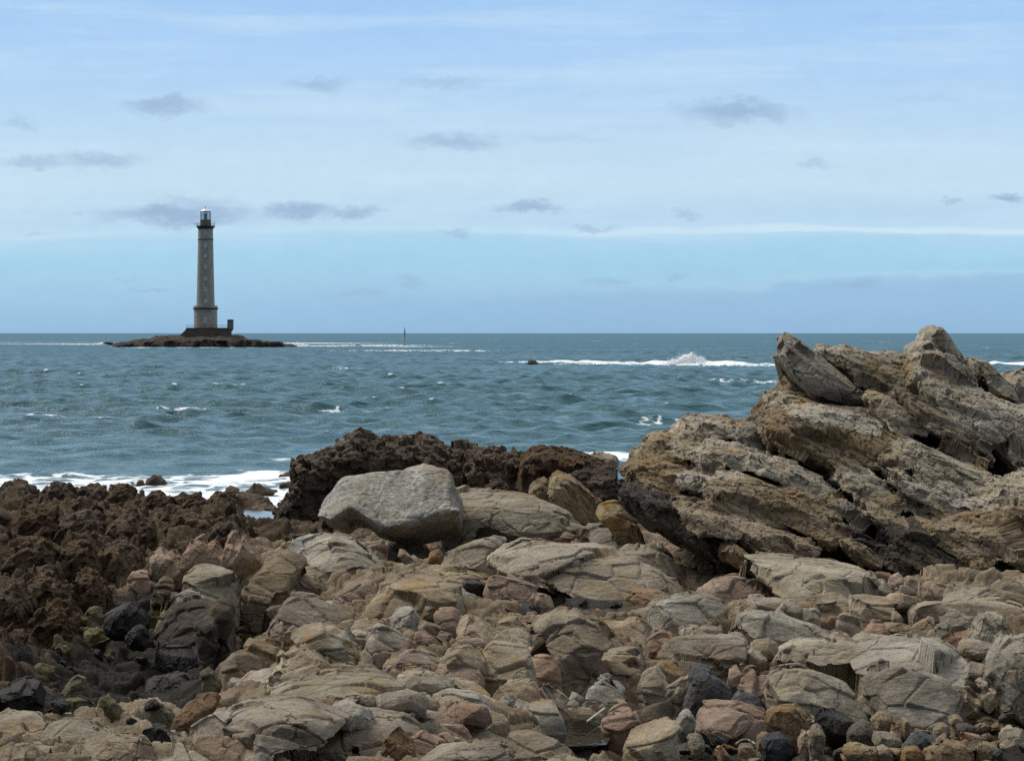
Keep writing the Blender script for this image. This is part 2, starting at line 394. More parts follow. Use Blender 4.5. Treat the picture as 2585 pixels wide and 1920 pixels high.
    h = N.math('ADD', N.noise(N.mapping(p, (1.2, 1.8, 1)), 1.0, 6, .6), N.math('MULTIPLY', N.noise(N.mapping(p, (.35, .5, 1)), 1.0, 4, .6), 1.6))
    bp = N.node('ShaderNodeBump'); bp.inputs['Strength'].default_value = 1.0; bp.inputs['Distance'].default_value = 0.24
    N.l.new(h, bp.inputs['Height']); N.l.new(bp.outputs[0], bs.inputs['Normal'])
    fo = N.node('ShaderNodeBsdfDiffuse'); fo.inputs[0].default_value = (.80, .84, .86, 1)
    fn = N.noise(N.mapping(p, (1.6, 1.1, 1)), 1.0, 7, .7)
    wq = N.vmath('ADD', p, N.vmath('MULTIPLY', N.vmath('SUBTRACT', N.noise(p, 1.1, 4, color=True), (.5,) * 3), (1.6, 1.6, 0)))
    vo = N.node('ShaderNodeTexVoronoi', feature='DISTANCE_TO_EDGE'); N.put(vo.inputs['Vector'], N.mapping(wq, (.7, .45, 0))); vo.inputs['Scale'].default_value = 1
    lace = N.range(vo.outputs[0], 0, .16, .5, -.12)
    fac = N.math('ADD', at.outputs['Fac'], N.math('MULTIPLY', N.math('SUBTRACT', fn, .5), 1.5))
    fac = N.math('ADD', fac, N.math('MULTIPLY', lace, N.range(at.outputs['Fac'], .15, .5)))
    fac = N.range(fac, 0.42, 1.05, 0, 0.95)
    mx = N.node('ShaderNodeMixShader'); N.l.new(fac, mx.inputs[0]); N.l.new(bs.outputs[0], mx.inputs[1]); N.l.new(fo.outputs[0], mx.inputs[2])
    N.l.new(mx.outputs[0], out.inputs[0])
    o = link('sea', me, m)
    tag(o, 'choppy teal sea with whitecaps stretching out to the horizon', 'sea', kind='structure')
build_sea()

def foam_material():
    m = bpy.data.materials.new('white_foam'); m.use_nodes = True
    N = NT(m.node_tree); bs = N.n['Principled BSDF']; bs.inputs['Base Color'].default_value = (.86, .9, .92, 1); bs.inputs['Roughness'].default_value = 1
    bs.inputs['Specular IOR Level'].default_value = 0.0
    return m
FOAM = foam_material()
def splash(name, dx, dy, wpx, hpx, label, n=2600, seed=3):
    """water thrown up by a breaking wave: thousands of drops and gobs, thick at the foot, thin at the crest"""
    rng = np.random.RandomState(seed)
    Y = EYE / ((dy - 723.2) * K); sc = K * Y
    cx, w, h = (dx - 1112) * sc, wpx * sc, hpx * sc
    V, Q = [], []
    base = np.array([(1, 0, 0), (0, 1, 0), (-1, 0, 0), (0, -1, 0), (0, 0, 1), (0, 0, -1)], float)
    tri = [(0, 1, 4, 4), (1, 2, 4, 4), (2, 3, 4, 4), (3, 0, 4, 4), (1, 0, 5, 5), (2, 1, 5, 5), (3, 2, 5, 5), (0, 3, 5, 5)]
    bm = bmesh.new()
    for i in range(n):
        t = rng.beta(2.2, 2.0)
        crest = math.exp(-((t - .56) / .13) ** 2) + .55 * math.exp(-((t - .40) / .08) ** 2) + .40 * math.exp(-((t - .24) / .11) ** 2) + .34 * math.exp(-((t - .74) / .08) ** 2) + .07
        hh = crest * h * rng.beta(1.0, 2.4) * (0.85 + .3 * math.sin(t * 37) * rng.rand())
        x = cx + (t - .5) * w + rng.normal(0, .02 * w) + hh * .2 * rng.normal()
        y = Y + rng.normal(0, w * .12)
        r = (0.02 + 0.12 * (1 - hh / h) ** 1.6 * rng.rand()) * (Y / 340)
        vs = [bm.verts.new((x + b[0] * r * rng.uniform(.6, 1.4), y + b[1] * r, hh + b[2] * r * rng.uniform(.6, 1.5))) for b in base]
        for f in tri: bm.faces.new([vs[f[0]], vs[f[1]], vs[f[2]]])
    # the solid white foot of the breaking crest
    gx, gy = 90, 9; vs = []
    jn = np.random.RandomState(seed + 1).uniform(.88, 1.1, gx)
    for i in range(gx):
        t = i / (gx - 1)
        cr = math.exp(-((t - .56) / .13) ** 2) + .55 * math.exp(-((t - .40) / .08) ** 2) + .40 * math.exp(-((t - .24) / .11) ** 2) + .34 * math.exp(-((t - .74) / .08) ** 2)
        for j in range(gy):
            s_ = j / (gy - 1) * 2 - 1
            vs.append(bm.verts.new((cx + (t - .5) * w, Y + s_ * w * .13, -.1 + (1 - s_ * s_) * h * .74 * cr * jn[i] * math.sin(math.pi * t) ** .4 * rng.uniform(.94, 1.06))))
    for i in range(gx - 1):
        for j in range(gy - 1):
            bm.faces.new((vs[i * gy + j], vs[(i + 1) * gy + j], vs[(i + 1) * gy + j + 1], vs[i * gy + j + 1]))
    o = bm_obj(name, bm, FOAM, smooth=True)
    tag(o, label, 'sea spray', kind='stuff')
splash('sea_spray', 1495, 792, 125, 36, 'white spray bursting from the long breaker beside the layered outcrop', 9000)
splash('sea_spray', 1330, 791, 300, 6, 'low white surf running along the breaker behind the small dark rock', 1500, 8)
splash('sea_spray', 642, 750, 60, 9, 'white surf bursting at the quay end of the lighthouse islet', 700, 5)
splash('sea_spray', 225, 749, 60, 9, 'white surf heaped against the seaward end of the lighthouse islet', 700, 6)

# ------------------------------------------------------------------ lighthouse on its islet
LY = 780.0; LX = (446.5 - 1112) * K * LY
TURN = -math.atan2(LX, LY)          # turn so that the windows face the shore
SZ = 0.0417
def Z(y): return 7.2 + (1220 - y) * SZ
def lathe(name, prof, mat, parent, n=56, smooth=True, loc=(0, 0, 0)):
    bm = bmesh.new(); rings = []
    for r, z in prof:
        rings.append([bm.verts.new((r * math.cos(2 * math.pi * i / n), r * math.sin(2 * math.pi * i / n), z)) for i in range(n)])
    for a, b in zip(rings, rings[1:]):
        for i in range(n): bm.faces.new((a[i], a[(i + 1) % n], b[(i + 1) % n], b[i]))
    bm.faces.new(rings[0][::-1]); bm.faces.new(rings[-1])
    o = bm_obj(name, bm, mat, parent, loc)
    if smooth:
        me = o.data; me.polygons.foreach_set('use_smooth', np.array([len(p.vertices) == 4 for p in me.polygons]))
        me.set_sharp_from_angle(angle=math.radians(35))
    return o
def box(bm, c, s, rz=0.0):
    m = bmesh.ops.create_cube(bm, size=1.0)
    ca, sa = math.cos(rz), math.sin(rz)
    for v_ in m['verts']:
        x, y, z = v_.co.x * s[0], v_.co.y * s[1], v_.co.z * s[2]
        v_.co = (c[0] + x * ca - y * sa, c[1] + x * sa + y * ca, c[2] + z)
def rod(bm, a, b, r, n=6):
    a, b = Vector(a), Vector(b); d = b - a
    q = d.to_track_quat('Z', 'Y').to_matrix()
    r1 = [bm.verts.new(a + q @ Vector((r * math.cos(6.283 * i / n), r * math.sin(6.283 * i / n), 0))) for i in range(n)]
    r2 = [bm.verts.new(b + q @ Vector((r * math.cos(6.283 * i / n), r * math.sin(6.283 * i / n), 0))) for i in range(n)]
    for i in range(n): bm.faces.new((r1[i], r1[(i + 1) % n], r2[(i + 1) % n], r2[i]))
    bm.faces.new(r1[::-1]); bm.faces.new(r2)
def stone_mat(name, c, blockw=0.9, blockh=0.45, streak=0.4):
    m = bpy.data.materials.new(name); m.use_nodes = True
    N = NT(m.node_tree); bs = N.n['Principled BSDF']
    tc = N.node('ShaderNodeTexCoord'); sp = N.node('ShaderNodeSeparateXYZ'); N.l.new(tc.outputs['Object'], sp.inputs[0])
    ang = N.math('MULTIPLY', N.math('ARCTAN2', sp.outputs[0], sp.outputs[1]), 3.6)
    vec = N.xyz(ang, sp.outputs[2], 0)
    br = N.node('ShaderNodeTexBrick'); N.l.new(vec, br.inputs[0]); br.inputs['Scale'].default_value = 1
    br.inputs['Brick Width'].default_value = blockw; br.inputs['Row Height'].default_value = blockh; br.inputs['Mortar Size'].default_value = 0.02
    br.inputs['Color1'].default_value = (*[x * .82 for x in c], 1); br.inputs['Color2'].default_value = (*[x * 1.14 for x in c], 1); br.inputs['Mortar'].default_value = (*[x * .55 for x in c], 1)
    n = N.noise(N.xyz(N.math('MULTIPLY', ang, 1.0), N.math('MULTIPLY', sp.outputs[2], 0.22), 0), 0.8, 7, .7)
    col = N.mix(streak, br.outputs[0], N.mix(1.0, br.outputs[0], N.ramp(n, [(.3, (.35, .35, .36)), (.7, (1.35, 1.33, 1.28))]), 'MULTIPLY'))
    N.l.new(col, bs.inputs['Base Color']); bs.inputs['Roughness'].default_value = .9
    return m
STONE = stone_mat('tower_granite', (.40, .36, .30))
STONE2 = stone_mat('tower_base_granite', (.42, .385, .33))
DSTONE = stone_mat('platform_masonry', (.16, .125, .105), .8, .5, .6)
CORN = plain('dark_cornice_stone', (.045, .042, .042), .9, .5, 1.0)
WHITE = plain('white_paint', (.78, .80, .82), .5)
GREYP = plain('grey_metal', (.10, .12, .14), .5)
GLASSD = plain('window_dark', (.03, .04, .05), .2)
IRON = plain('railing_iron', (.09, .10, .12), .6)

lh = empty('lighthouse', (LX, LY, 0)); lh.rotation_euler = (0, 0, TURN)
tag(lh, 'tall grey granite lighthouse with white lantern roof on the rock islet', 'lighthouse')
lathe('tower_base', [(4.62, 7.2), (4.57, 7.6), (4.55, Z(1042))], STONE2, lh)
lathe('cornice', [(4.55, Z(1042)), (4.75, Z(1040)), (5.0, Z(1034)), (5.0, Z(1029)), (4.62, Z(1028))], CORN, lh)
lathe('parapet', [(4.62, Z(1028)), (4.62, Z(1008)), (4.35, Z(1008)), (4.35, Z(1012)), (3.6, Z(1012))], STONE2, lh)
lathe('tower_shaft', [(3.56, Z(1012)), (3.48, Z(960)), (3.36, Z(850)), (3.22, Z(700)), (3.08, Z(550)), (2.95, Z(393))], STONE, lh)
lathe('string_course', [(2.95, Z(393)), (3.09, Z(392)), (3.09, Z(387)), (2.94, Z(386))], CORN, lh)
lathe('tower_top', [(2.94, Z(386)), (2.86, Z(293))], STONE, lh)
gal = lathe('gallery', [(2.86, Z(293)), (3.0, Z(288)), (3.3, Z(277)), (3.62, Z(270)), (3.64, Z(262)), (2.2, Z(262))], CORN, lh)
bm = bmesh.new()
for k in range(28):
    a = 2 * math.pi * k / 28
    rod(bm, (3.5 * math.cos(a), 3.5 * math.sin(a), Z(262)), (3.5 * math.cos(a), 3.5 * math.sin(a), Z(236)), .035)
    b = 2 * math.pi * (k + 1) / 28
    for zz in (Z(236), Z(249)):
        rod(bm, (3.5 * math.cos(a), 3.5 * math.sin(a), zz), (3.5 * math.cos(b), 3.5 * math.sin(b), zz), .035)
bm_obj('railing', bm, IRON, gal)
bm = bmesh.new(); rod(bm, (-3.5, 0, Z(245)), (-4.45, 0, Z(245)), .05); rod(bm, (-4.4, 0, Z(252)), (-4.4, 0, Z(236)), .11)
bm_obj('instrument_arm', bm, IRON, gal)
bm = bmesh.new(); rod(bm, (3.4, .3, Z(262)), (3.4, .3, Z(215)), .04); bm_obj('aerial', bm, IRON, gal)
lathe('lantern_base', [(2.12, Z(262)), (2.10, Z(213)), (2.26, Z(211)), (2.26, Z(207)), (1.98, Z(207))], stone_mat('lantern_masonry', (.22, .18, .13)), lh)
glz = bpy.data.materials.new('lantern_glass'); glz.use_nodes = True
NN = NT(glz.node_tree); NN.n.clear(); o_ = NN.node('ShaderNodeOutputMaterial'); g1 = NN.node('ShaderNodeBsdfGlossy'); g2 = NN.node('ShaderNodeBsdfTransparent'); mm = NN.node('ShaderNodeMixShader')
g1.inputs[1].default_value = .05; g2.inputs[0].default_value = (.82, .88, .9, 1); mm.inputs[0].default_value = .2
NN.l.new(g2.outputs[0], mm.inputs[1]); NN.l.new(g1.outputs[0], mm.inputs[2]); NN.l.new(mm.outputs[0], o_.inputs[0])
lan = lathe('lantern', [(1.9, Z(207)), (1.9, Z(131))], glz, lh, 10, False)
bm = bmesh.new()
for k in range(10):
    a = 2 * math.pi * k / 10
    rod(bm, (1.93 * math.cos(a), 1.93 * math.sin(a), Z(207)), (1.93 * math.cos(a), 1.93 * math.sin(a), Z(131)), .12, 6)
    b = 2 * math.pi * (k + 1) / 10
    for zz in (Z(204), Z(181), Z(157)):
        rod(bm, (1.93 * math.cos(a), 1.93 * math.sin(a), zz), (1.93 * math.cos(b), 1.93 * math.sin(b), zz), .07 if zz != Z(204) else .12, 4)
bm_obj('glazing_bars', bm, plain('pale_bars', (.42, .48, .5), .5), lan)
lathe('lens', [(.45, Z(207)), (.55, Z(190)), (.75, Z(180)), (.75, Z(155)), (.4, Z(145))], GLASSD, lan, 16)
lathe('lantern_eave', [(1.9, Z(133)), (2.06, Z(133)), (2.06, Z(127)), (1.9, Z(127))], GREYP, lh, 20)
rf = lathe('lantern_roof', [(2.02, Z(127)), (1.75, Z(120)), (1.2, Z(110)), (.6, Z(103.5)), (.35, Z(101))], WHITE, lh, 24)
lathe('vent_ball', [(.2, Z(101)), (.36, Z(98)), (.36, Z(95)), (.15, Z(92)), (.05, Z(86))], GREYP, rf, 12)
def window(y, w, h, r, pale):
    bm = bmesh.new(); z = Z(y)
    for sx in (-1, 1): box(bm, (sx * (w / 2 + .1), -r + .02, z), (.2, .3, h + .4))
    for sz in (-1, 1): box(bm, (0, -r + .02, z + sz * (h / 2 + .1)), (w - .004, .3, .2))
    if pale: box(bm, (0, -r - .02, z), (.09, .06, h - .004)); box(bm, (0, -r - .025, z + .1), (w - .004, .05, .09))
    f = bm_obj('window', bm, WHITE if pale else STONE, lh)
    bm = bmesh.new(); box(bm, (0, -r + .06, z), (w + .04, .1, h + .04))
    bm_obj('pane', bm, GLASSD if pale != 2 else plain('cream_shutter', (.5, .47, .38), .6), f)
for y, w, h, r, pale in [(328, .45, .75, 2.9, 1), (445, .5, 1.0, 2.99, 1), (543, .45, .75, 3.07, 1), (648, .45, .95, 3.17, 1), (755, .45, .9, 3.27, 1), (858, .45, 1.0, 3.37, 1), (962, .45, .9, 3.48, 1), (1143, .85, 1.5, 4.57, 2)]:
    window(y, w, h, r, pale)
# masonry platform with a sloping flank, its railing and the corner turret
bm = bmesh.new()
def prism(bm, poly, y0, y1):
    a = [bm.verts.new((x, y0, z)) for x, z in poly]; b = [bm.verts.new((x, y1, z)) for x, z in poly]
    n = len(poly)
    for i in range(n): bm.faces.new((a[i], a[(i + 1) % n], b[(i + 1) % n], b[i]))
    bm.faces.new(a[::-1]); bm.faces.new(b)
px = lambda x: (x - 1000) * SZ
prism(bm, [(px(1242), 3.0), (px(1237), Z(1245)), (px(1237), 7.2), (px(822), 7.2), (px(815), Z(1235)), (px(765), Z(1284)), (px(740), 3.0)], -8.2, 9)
plat = bm_obj('platform', bm, DSTONE, lh)
bm = bmesh.new(); prism(bm, [(px(1240), 7.2), (px(1240), 7.42), (px(820), 7.42), (px(820), 7.2)], -8.4, 9.1)
bm_obj('coping', bm, CORN, plat)
bm = bmesh.new()
for x0, x1 in ((822, 1198),):
    n = 26
    for k in range(n + 1):
        x = px(x0 + (x1 - x0) * k / n); rod(bm, (x, -8.1, 7.4), (x, -8.1, 8.55), .035)
    for zz in (8.0, 8.55): rod(bm, (px(x0), -8.1, zz), (px(x1), -8.1, zz), .035)
    for zz in (8.0, 8.55): rod(bm, (px(x0), -8.1, zz), (px(x0), 8.5, zz), .035)
bm_obj('railing', bm, IRON, plat)
tur = lathe('corner_turret', [(.15, Z(1262)), (.5, Z(1250)), (1.15, Z(1228)), (1.2, Z(1222)), (1.2, Z(1148))], stone_mat('turret_granite', (.22, .195, .17)), lh, 8, False, (px(1228), -7.4, 0))
lathe('turret_roof', [(1.2, Z(1148)), (1.42, Z(1147)), (1.42, Z(1142)), (.85, Z(1138)), (.5, Z(1136))], CORN, tur, 8, False)
# ------------------------------------------------------------------ rock building
CROPS = {'A': (1585, 780, .4496), 'B': (700, 960, .5811), 'C': (0, 960, .5811), 'D': (1585, 1200, .4496), 'E': (0, 1500, .25),
         'F': (560, 1600, .33273), 'G': (1400, 1690, .2248), 'H': (780, 1130, .20234), 'S': (0, 0, 1), 'L': (250, 500, .2698)}
def T(crop, pts):
    if isinstance(pts[0], list): return [T(crop, q) for q in pts]
    x0, y0, s = CROPS[crop]
    return [(x0 + x * s, y0 + y * s) for x, y in pts]

# base height of the shore: photo column, photo row, height above the sea (m), brown-reef share, black-gully share
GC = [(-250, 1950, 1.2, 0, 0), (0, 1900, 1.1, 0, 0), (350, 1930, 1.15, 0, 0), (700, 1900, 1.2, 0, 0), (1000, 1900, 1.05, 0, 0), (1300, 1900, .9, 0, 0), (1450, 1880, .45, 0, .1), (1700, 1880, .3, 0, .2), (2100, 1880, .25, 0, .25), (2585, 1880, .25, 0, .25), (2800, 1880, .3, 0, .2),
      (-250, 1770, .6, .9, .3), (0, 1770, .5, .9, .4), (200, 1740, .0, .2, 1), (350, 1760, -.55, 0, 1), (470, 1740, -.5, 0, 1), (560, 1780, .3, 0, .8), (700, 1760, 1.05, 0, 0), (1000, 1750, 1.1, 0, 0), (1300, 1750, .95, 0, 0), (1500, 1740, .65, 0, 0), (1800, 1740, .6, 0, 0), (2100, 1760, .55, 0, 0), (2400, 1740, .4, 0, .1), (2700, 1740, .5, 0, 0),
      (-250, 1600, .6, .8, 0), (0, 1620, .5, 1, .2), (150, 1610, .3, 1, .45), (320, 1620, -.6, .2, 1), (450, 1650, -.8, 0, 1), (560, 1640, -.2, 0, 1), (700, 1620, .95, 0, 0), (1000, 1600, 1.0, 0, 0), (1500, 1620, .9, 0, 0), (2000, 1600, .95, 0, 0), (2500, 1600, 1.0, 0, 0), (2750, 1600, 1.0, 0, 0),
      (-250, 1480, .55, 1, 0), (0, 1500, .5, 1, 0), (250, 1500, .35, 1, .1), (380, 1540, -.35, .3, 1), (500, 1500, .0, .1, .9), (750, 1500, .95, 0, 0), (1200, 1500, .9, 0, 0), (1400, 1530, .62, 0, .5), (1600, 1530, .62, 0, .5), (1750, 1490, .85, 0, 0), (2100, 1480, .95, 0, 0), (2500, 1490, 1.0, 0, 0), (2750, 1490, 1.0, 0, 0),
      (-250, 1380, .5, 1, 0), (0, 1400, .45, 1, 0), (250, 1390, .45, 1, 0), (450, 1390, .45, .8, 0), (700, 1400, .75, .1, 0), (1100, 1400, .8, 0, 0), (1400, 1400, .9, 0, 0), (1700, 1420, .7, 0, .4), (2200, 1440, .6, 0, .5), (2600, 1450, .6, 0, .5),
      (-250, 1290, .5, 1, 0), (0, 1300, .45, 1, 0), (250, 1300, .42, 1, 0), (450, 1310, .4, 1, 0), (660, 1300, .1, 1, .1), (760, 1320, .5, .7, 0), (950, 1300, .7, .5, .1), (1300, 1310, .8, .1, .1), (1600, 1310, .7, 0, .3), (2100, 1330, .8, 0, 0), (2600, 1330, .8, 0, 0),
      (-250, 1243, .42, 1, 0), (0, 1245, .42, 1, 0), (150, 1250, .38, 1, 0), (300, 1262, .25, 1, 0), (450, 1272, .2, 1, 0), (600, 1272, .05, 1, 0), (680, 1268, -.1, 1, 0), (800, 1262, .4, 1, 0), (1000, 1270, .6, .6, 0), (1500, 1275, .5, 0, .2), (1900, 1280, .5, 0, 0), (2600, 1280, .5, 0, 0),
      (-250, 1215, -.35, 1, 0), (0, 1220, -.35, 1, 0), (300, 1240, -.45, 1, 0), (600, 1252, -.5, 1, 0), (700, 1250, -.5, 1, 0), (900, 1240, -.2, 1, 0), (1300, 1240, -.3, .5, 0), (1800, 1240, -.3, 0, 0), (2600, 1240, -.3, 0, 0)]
GA = np.array([((c[0] - CX) / F, math.log((EYE - c[2]) * F / (c[1] - HY)), c[2], c[3], c[4]) for c in GC])
SU, SV = .026, .075
def base_fields(u_, lv):
    out = np.zeros((3, len(u_)))
    for s in range(0, len(u_), 60000):
        du_ = (u_[s:s + 60000, None] - GA[None, :, 0]) / SU; dv_ = (lv[s:s + 60000, None] - GA[None, :, 1]) / SV
        w = np.exp(-.5 * (du_ ** 2 + dv_ ** 2)) + 1e-9 / (1 + du_ ** 2 + dv_ ** 2) ** 2
        w /= w.sum(1, keepdims=True)
        out[:, s:s + 60000] = (w @ GA[:, 2:]).T
    return out
# coarse lookup of the base, bilinear
CU = np.linspace(-.48, .48, 193); CV = np.linspace(math.log(11), math.log(72), 181)
_cu, _cv = np.meshgrid(CU, CV, indexing='ij')
CF = base_fields(_cu.ravel(), _cv.ravel()).reshape(3, len(CU), len(CV))
def blookup(x, y):
    uu = np.clip((x / y - CU[0]) / (CU[1] - CU[0]), 0, len(CU) - 1.001); vv = np.clip((np.log(y) - CV[0]) / (CV[1] - CV[0]), 0, len(CV) - 1.001)
    i, j = uu.astype(int), vv.astype(int); a, b = uu - i, vv - j
    return CF[:, i, j] * (1 - a) * (1 - b) + CF[:, i + 1, j] * a * (1 - b) + CF[:, i, j + 1] * (1 - a) * b + CF[:, i + 1, j + 1] * a * b
def foot(sx, sy):
    """distance at which the sight line through a photo pixel meets the base of the shore"""
    Ys = np.linspace(16, 66, 700)
    x = (sx - CX) / F * Ys; z = EYE - (sy - HY) / F * Ys
    h = blookup(x, Ys)[0]
    k = np.nonzero(z <= h)[0]
    return float(Ys[k[0]]) if len(k) else 62.0

def blocks2(x, y, cell, ang, ax, ay, seed, tilt, bias=0.0, crack=.0, cw=.05):
    ca, sa = math.cos(ang), math.sin(ang)
    p = np.stack([(x * ca + y * sa) / (cell * ax), (-x * sa + y * ca) / (cell * ay), x * 0], 1)
    F1, F2, ID, D = vor(p, seed, 2)
    v_ = (r01(mixh(ID, 11)) - .5) + (r01(mixh(ID, 12)) - .5) * tilt * D[:, 0] + ((r01(mixh(ID, 13)) - .5) * tilt + bias) * D[:, 1]
    return v_ - crack * np.clip(1 - (F2 - F1) / cw, 0, 1), F2 - F1

NR, NC = 1250, 1180
GY = 13 * (69 / 13) ** (np.arange(NR) / (NR - 1)); GU = np.linspace(-.46, .46, NC)
def build_ground():
    X = (GY[:, None] * GU[None, :]).ravel(); Y = np.repeat(GY, NC)
    h, reef, gul = blookup(X, Y)
    wx = X + .12 * fbm(np.stack([X / .5, Y / .5, X * 0], 1), 3, .5, 1); wy = Y + .12 * fbm(np.stack([X / .9, Y / .9, X * 0 + 9], 1), 2, .5, 2)
    b1, e1 = blocks2(wx, wy, 1.35, .12, 2.0, .8, 3, .7, .45, .25, .05)
    b2, e2 = blocks2(wx, wy, .58, -.15, 1.7, .8, 4, .8, .45, .4, .07)
    b3, e3 = blocks2(wx, wy, .24, .3, 1.5, .9, 5, .8, .3, .5, .1)
    fine = fbm(np.stack([X / .2, Y / .2, X * 0], 1), 4, .6, 6)
    tan = .40 * b1 + .28 * b2 + .10 * b3 + .014 * fine - .19
    r1, _ = blocks2(wx, wy, 1.25, .9, 1.0, .7, 13, 1.6, .5, .15, .06)
    r2, _ = blocks2(wx, wy, .52, .7, 1.2, .8, 14, 1.7, .5, .3, .08)
    r3, _ = blocks2(wx, wy, .21, .6, 1.2, .9, 15, 1.5, .3, .3, .1)
    rf = .38 * r1 + .24 * r2 + .09 * r3 + .02 * fine + .12 * fbm(np.stack([X / 3, Y / 3, X * 0], 1), 2, .5, 8)
    edge = np.clip((Y - 55) / 10, 0, 1)
    z = h + tan * (1 - reef) + rf * reef * (1 - .25 * edge)
    # the sea edge, and the hollows that hold the pools
    ys = np.interp(X / Y * F + CX, [-400, 0, 200, 300, 450, 600, 700, 800, 1000, 3000], [67, 66, 65, 63.2, 61.2, 59.6, 58.6, 60, 62, 62])
    z -= np.clip(Y - ys + 1.2, 0, 9) * .28
    for cx_, cy_, rx_, ry_, zp in ((-7.08, 56.5, .62, 1.7, .30), (1.21, 33.9, 1.05, 1.0, .72), (.84, 24.3, .5, .65, .52)):
        r_ = np.hypot((X - cx_) / rx_, (Y - cy_) / ry_) + .15 * fine
        z = np.minimum(z, zp - .16 + np.clip(r_ - .9, 0, 99) * 1.1)
    # flat floor of the cobble beach
    beach = np.clip((X / Y - .045) / .02, 0, 1) * np.clip((27.0 - Y) / 1.0, 0, 1)
    z = z * (1 - beach * .7) + (.18 + .03 * fine) * beach * .7
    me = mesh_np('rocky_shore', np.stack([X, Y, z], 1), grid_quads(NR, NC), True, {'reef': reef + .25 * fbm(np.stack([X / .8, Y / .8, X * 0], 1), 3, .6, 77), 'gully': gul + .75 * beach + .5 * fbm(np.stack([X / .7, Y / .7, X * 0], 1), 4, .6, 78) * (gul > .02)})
    return me, z.reshape(NR, NC)
GME, GZ = build_ground()
def gz(x, y):
    i = np.clip(math.log(y / 13) / math.log(69 / 13) * (NR - 1), 0, NR - 2); j = np.clip((x / y - GU[0]) / (GU[1] - GU[0]), 0, NC - 2)
    return float(GZ[int(i), int(j)])
def ground_material():
    m = bpy.data.materials.new('shore_rock'); m.use_nodes = True
    N = NT(m.node_tree); N.n.clear()
    out = N.node('ShaderNodeOutputMaterial'); bs = N.node('ShaderNodeBsdfPrincipled'); N.l.new(bs.outputs[0], out.inputs[0])
    geo = N.node('ShaderNodeNewGeometry'); p = geo.outputs['Position']
    reef = N.node('ShaderNodeAttribute', attribute_name='reef').outputs['Fac']; gul = N.node('ShaderNodeAttribute', attribute_name='gully').outputs['Fac']
    n1 = N.noise(p, .8, 9, .68, .4); n2 = N.noise(p, 10, 9, .78); n3 = N.noise(p, 45, 4, .8)
    tan = N.ramp(n1, [(.27, (.075, .054, .033)), (.48, (.225, .172, .112)), (.72, (.38, .32, .23))])
    pk = N.noise(N.mapping(p, loc=(3, 3, 3)), .55, 5, .6)
    tan = N.mix(N.range(pk, .45, .65, 0, .5), tan, (.25, .155, .105, 1))
    br = N.ramp(n1, [(.27, (.018, .011, .006)), (.48, (.058, .036, .02)), (.72, (.125, .083, .048))])
    ol = N.noise(N.mapping(p, loc=(8, 1, 2)), .9, 7, .68)
    br = N.mix(N.range(ol, .46, .64, 0, .6), br, (.12, .095, .04, 1))
    col = N.mix(N.range(reef, .35, .65), tan, br)
    wv = N.vmath('ADD', p, N.vmath('MULTIPLY', N.vmath('SUBTRACT', N.noise(p, 3, 4, color=True), (0.5,) * 3), (0.4,) * 3))
    ck = None
    for sc_, w_ in ((1.1, .025), (3.2, .035)):
        vo = N.node('ShaderNodeTexVoronoi', feature='DISTANCE_TO_EDGE'); N.put(vo.inputs['Vector'], wv); vo.inputs['Scale'].default_value = sc_
        k_ = N.range(vo.outputs[0], 0, w_, 1, 0); ck = k_ if ck is None else N.math('MAXIMUM', ck, k_)
    ck = N.math('MULTIPLY', ck, N.range(N.noise(p, .9, 3), .4, .6))
    col = N.mix(N.math('MULTIPLY', ck, .75), col, (.016, .013, .010, 1))
    lp = N.noise(N.mapping(p, loc=(1, 6, 2)), 1.2, 8, .7)
    col = N.mix(N.range(lp, .56, .66, 0, .4), col, (.2, .14, .05, 1))
    col = N.mix(.4, col, N.mix(1.0, col, N.ramp(n2, [(.32, (.25, .25, .25)), (.68, (1.7, 1.7, 1.65))]), 'MULTIPLY'))
    col = N.mix(.28, col, N.mix(1.0, col, N.ramp(n3, [(.36, (.3, .3, .3)), (.64, (1.7, 1.7, 1.7))]), 'MULTIPLY'))
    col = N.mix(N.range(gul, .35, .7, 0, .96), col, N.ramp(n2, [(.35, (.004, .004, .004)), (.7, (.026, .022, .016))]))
    N.l.new(col, bs.inputs['Base Color']); bs.inputs['Roughness'].default_value = .88; bs.inputs['Specular IOR Level'].default_value = .25
    hgt = N.math('ADD', N.math('MULTIPLY', N.noise(p, 5, 8, .7), .55), N.math('MULTIPLY', N.noise(p, 20, 6, .75), .3))
    bp = N.node('ShaderNodeBump'); bp.inputs['Strength'].default_value = .75; bp.inputs['Distance'].default_value = .11
    N.l.new(hgt, bp.inputs['Height']); N.l.new(bp.outputs[0], bs.inputs['Normal'])
    return m
tag(link('rocky_shore', GME, ground_material()), 'fractured tan and brown bedrock of the shore running down to the sea', 'shore', kind='structure')

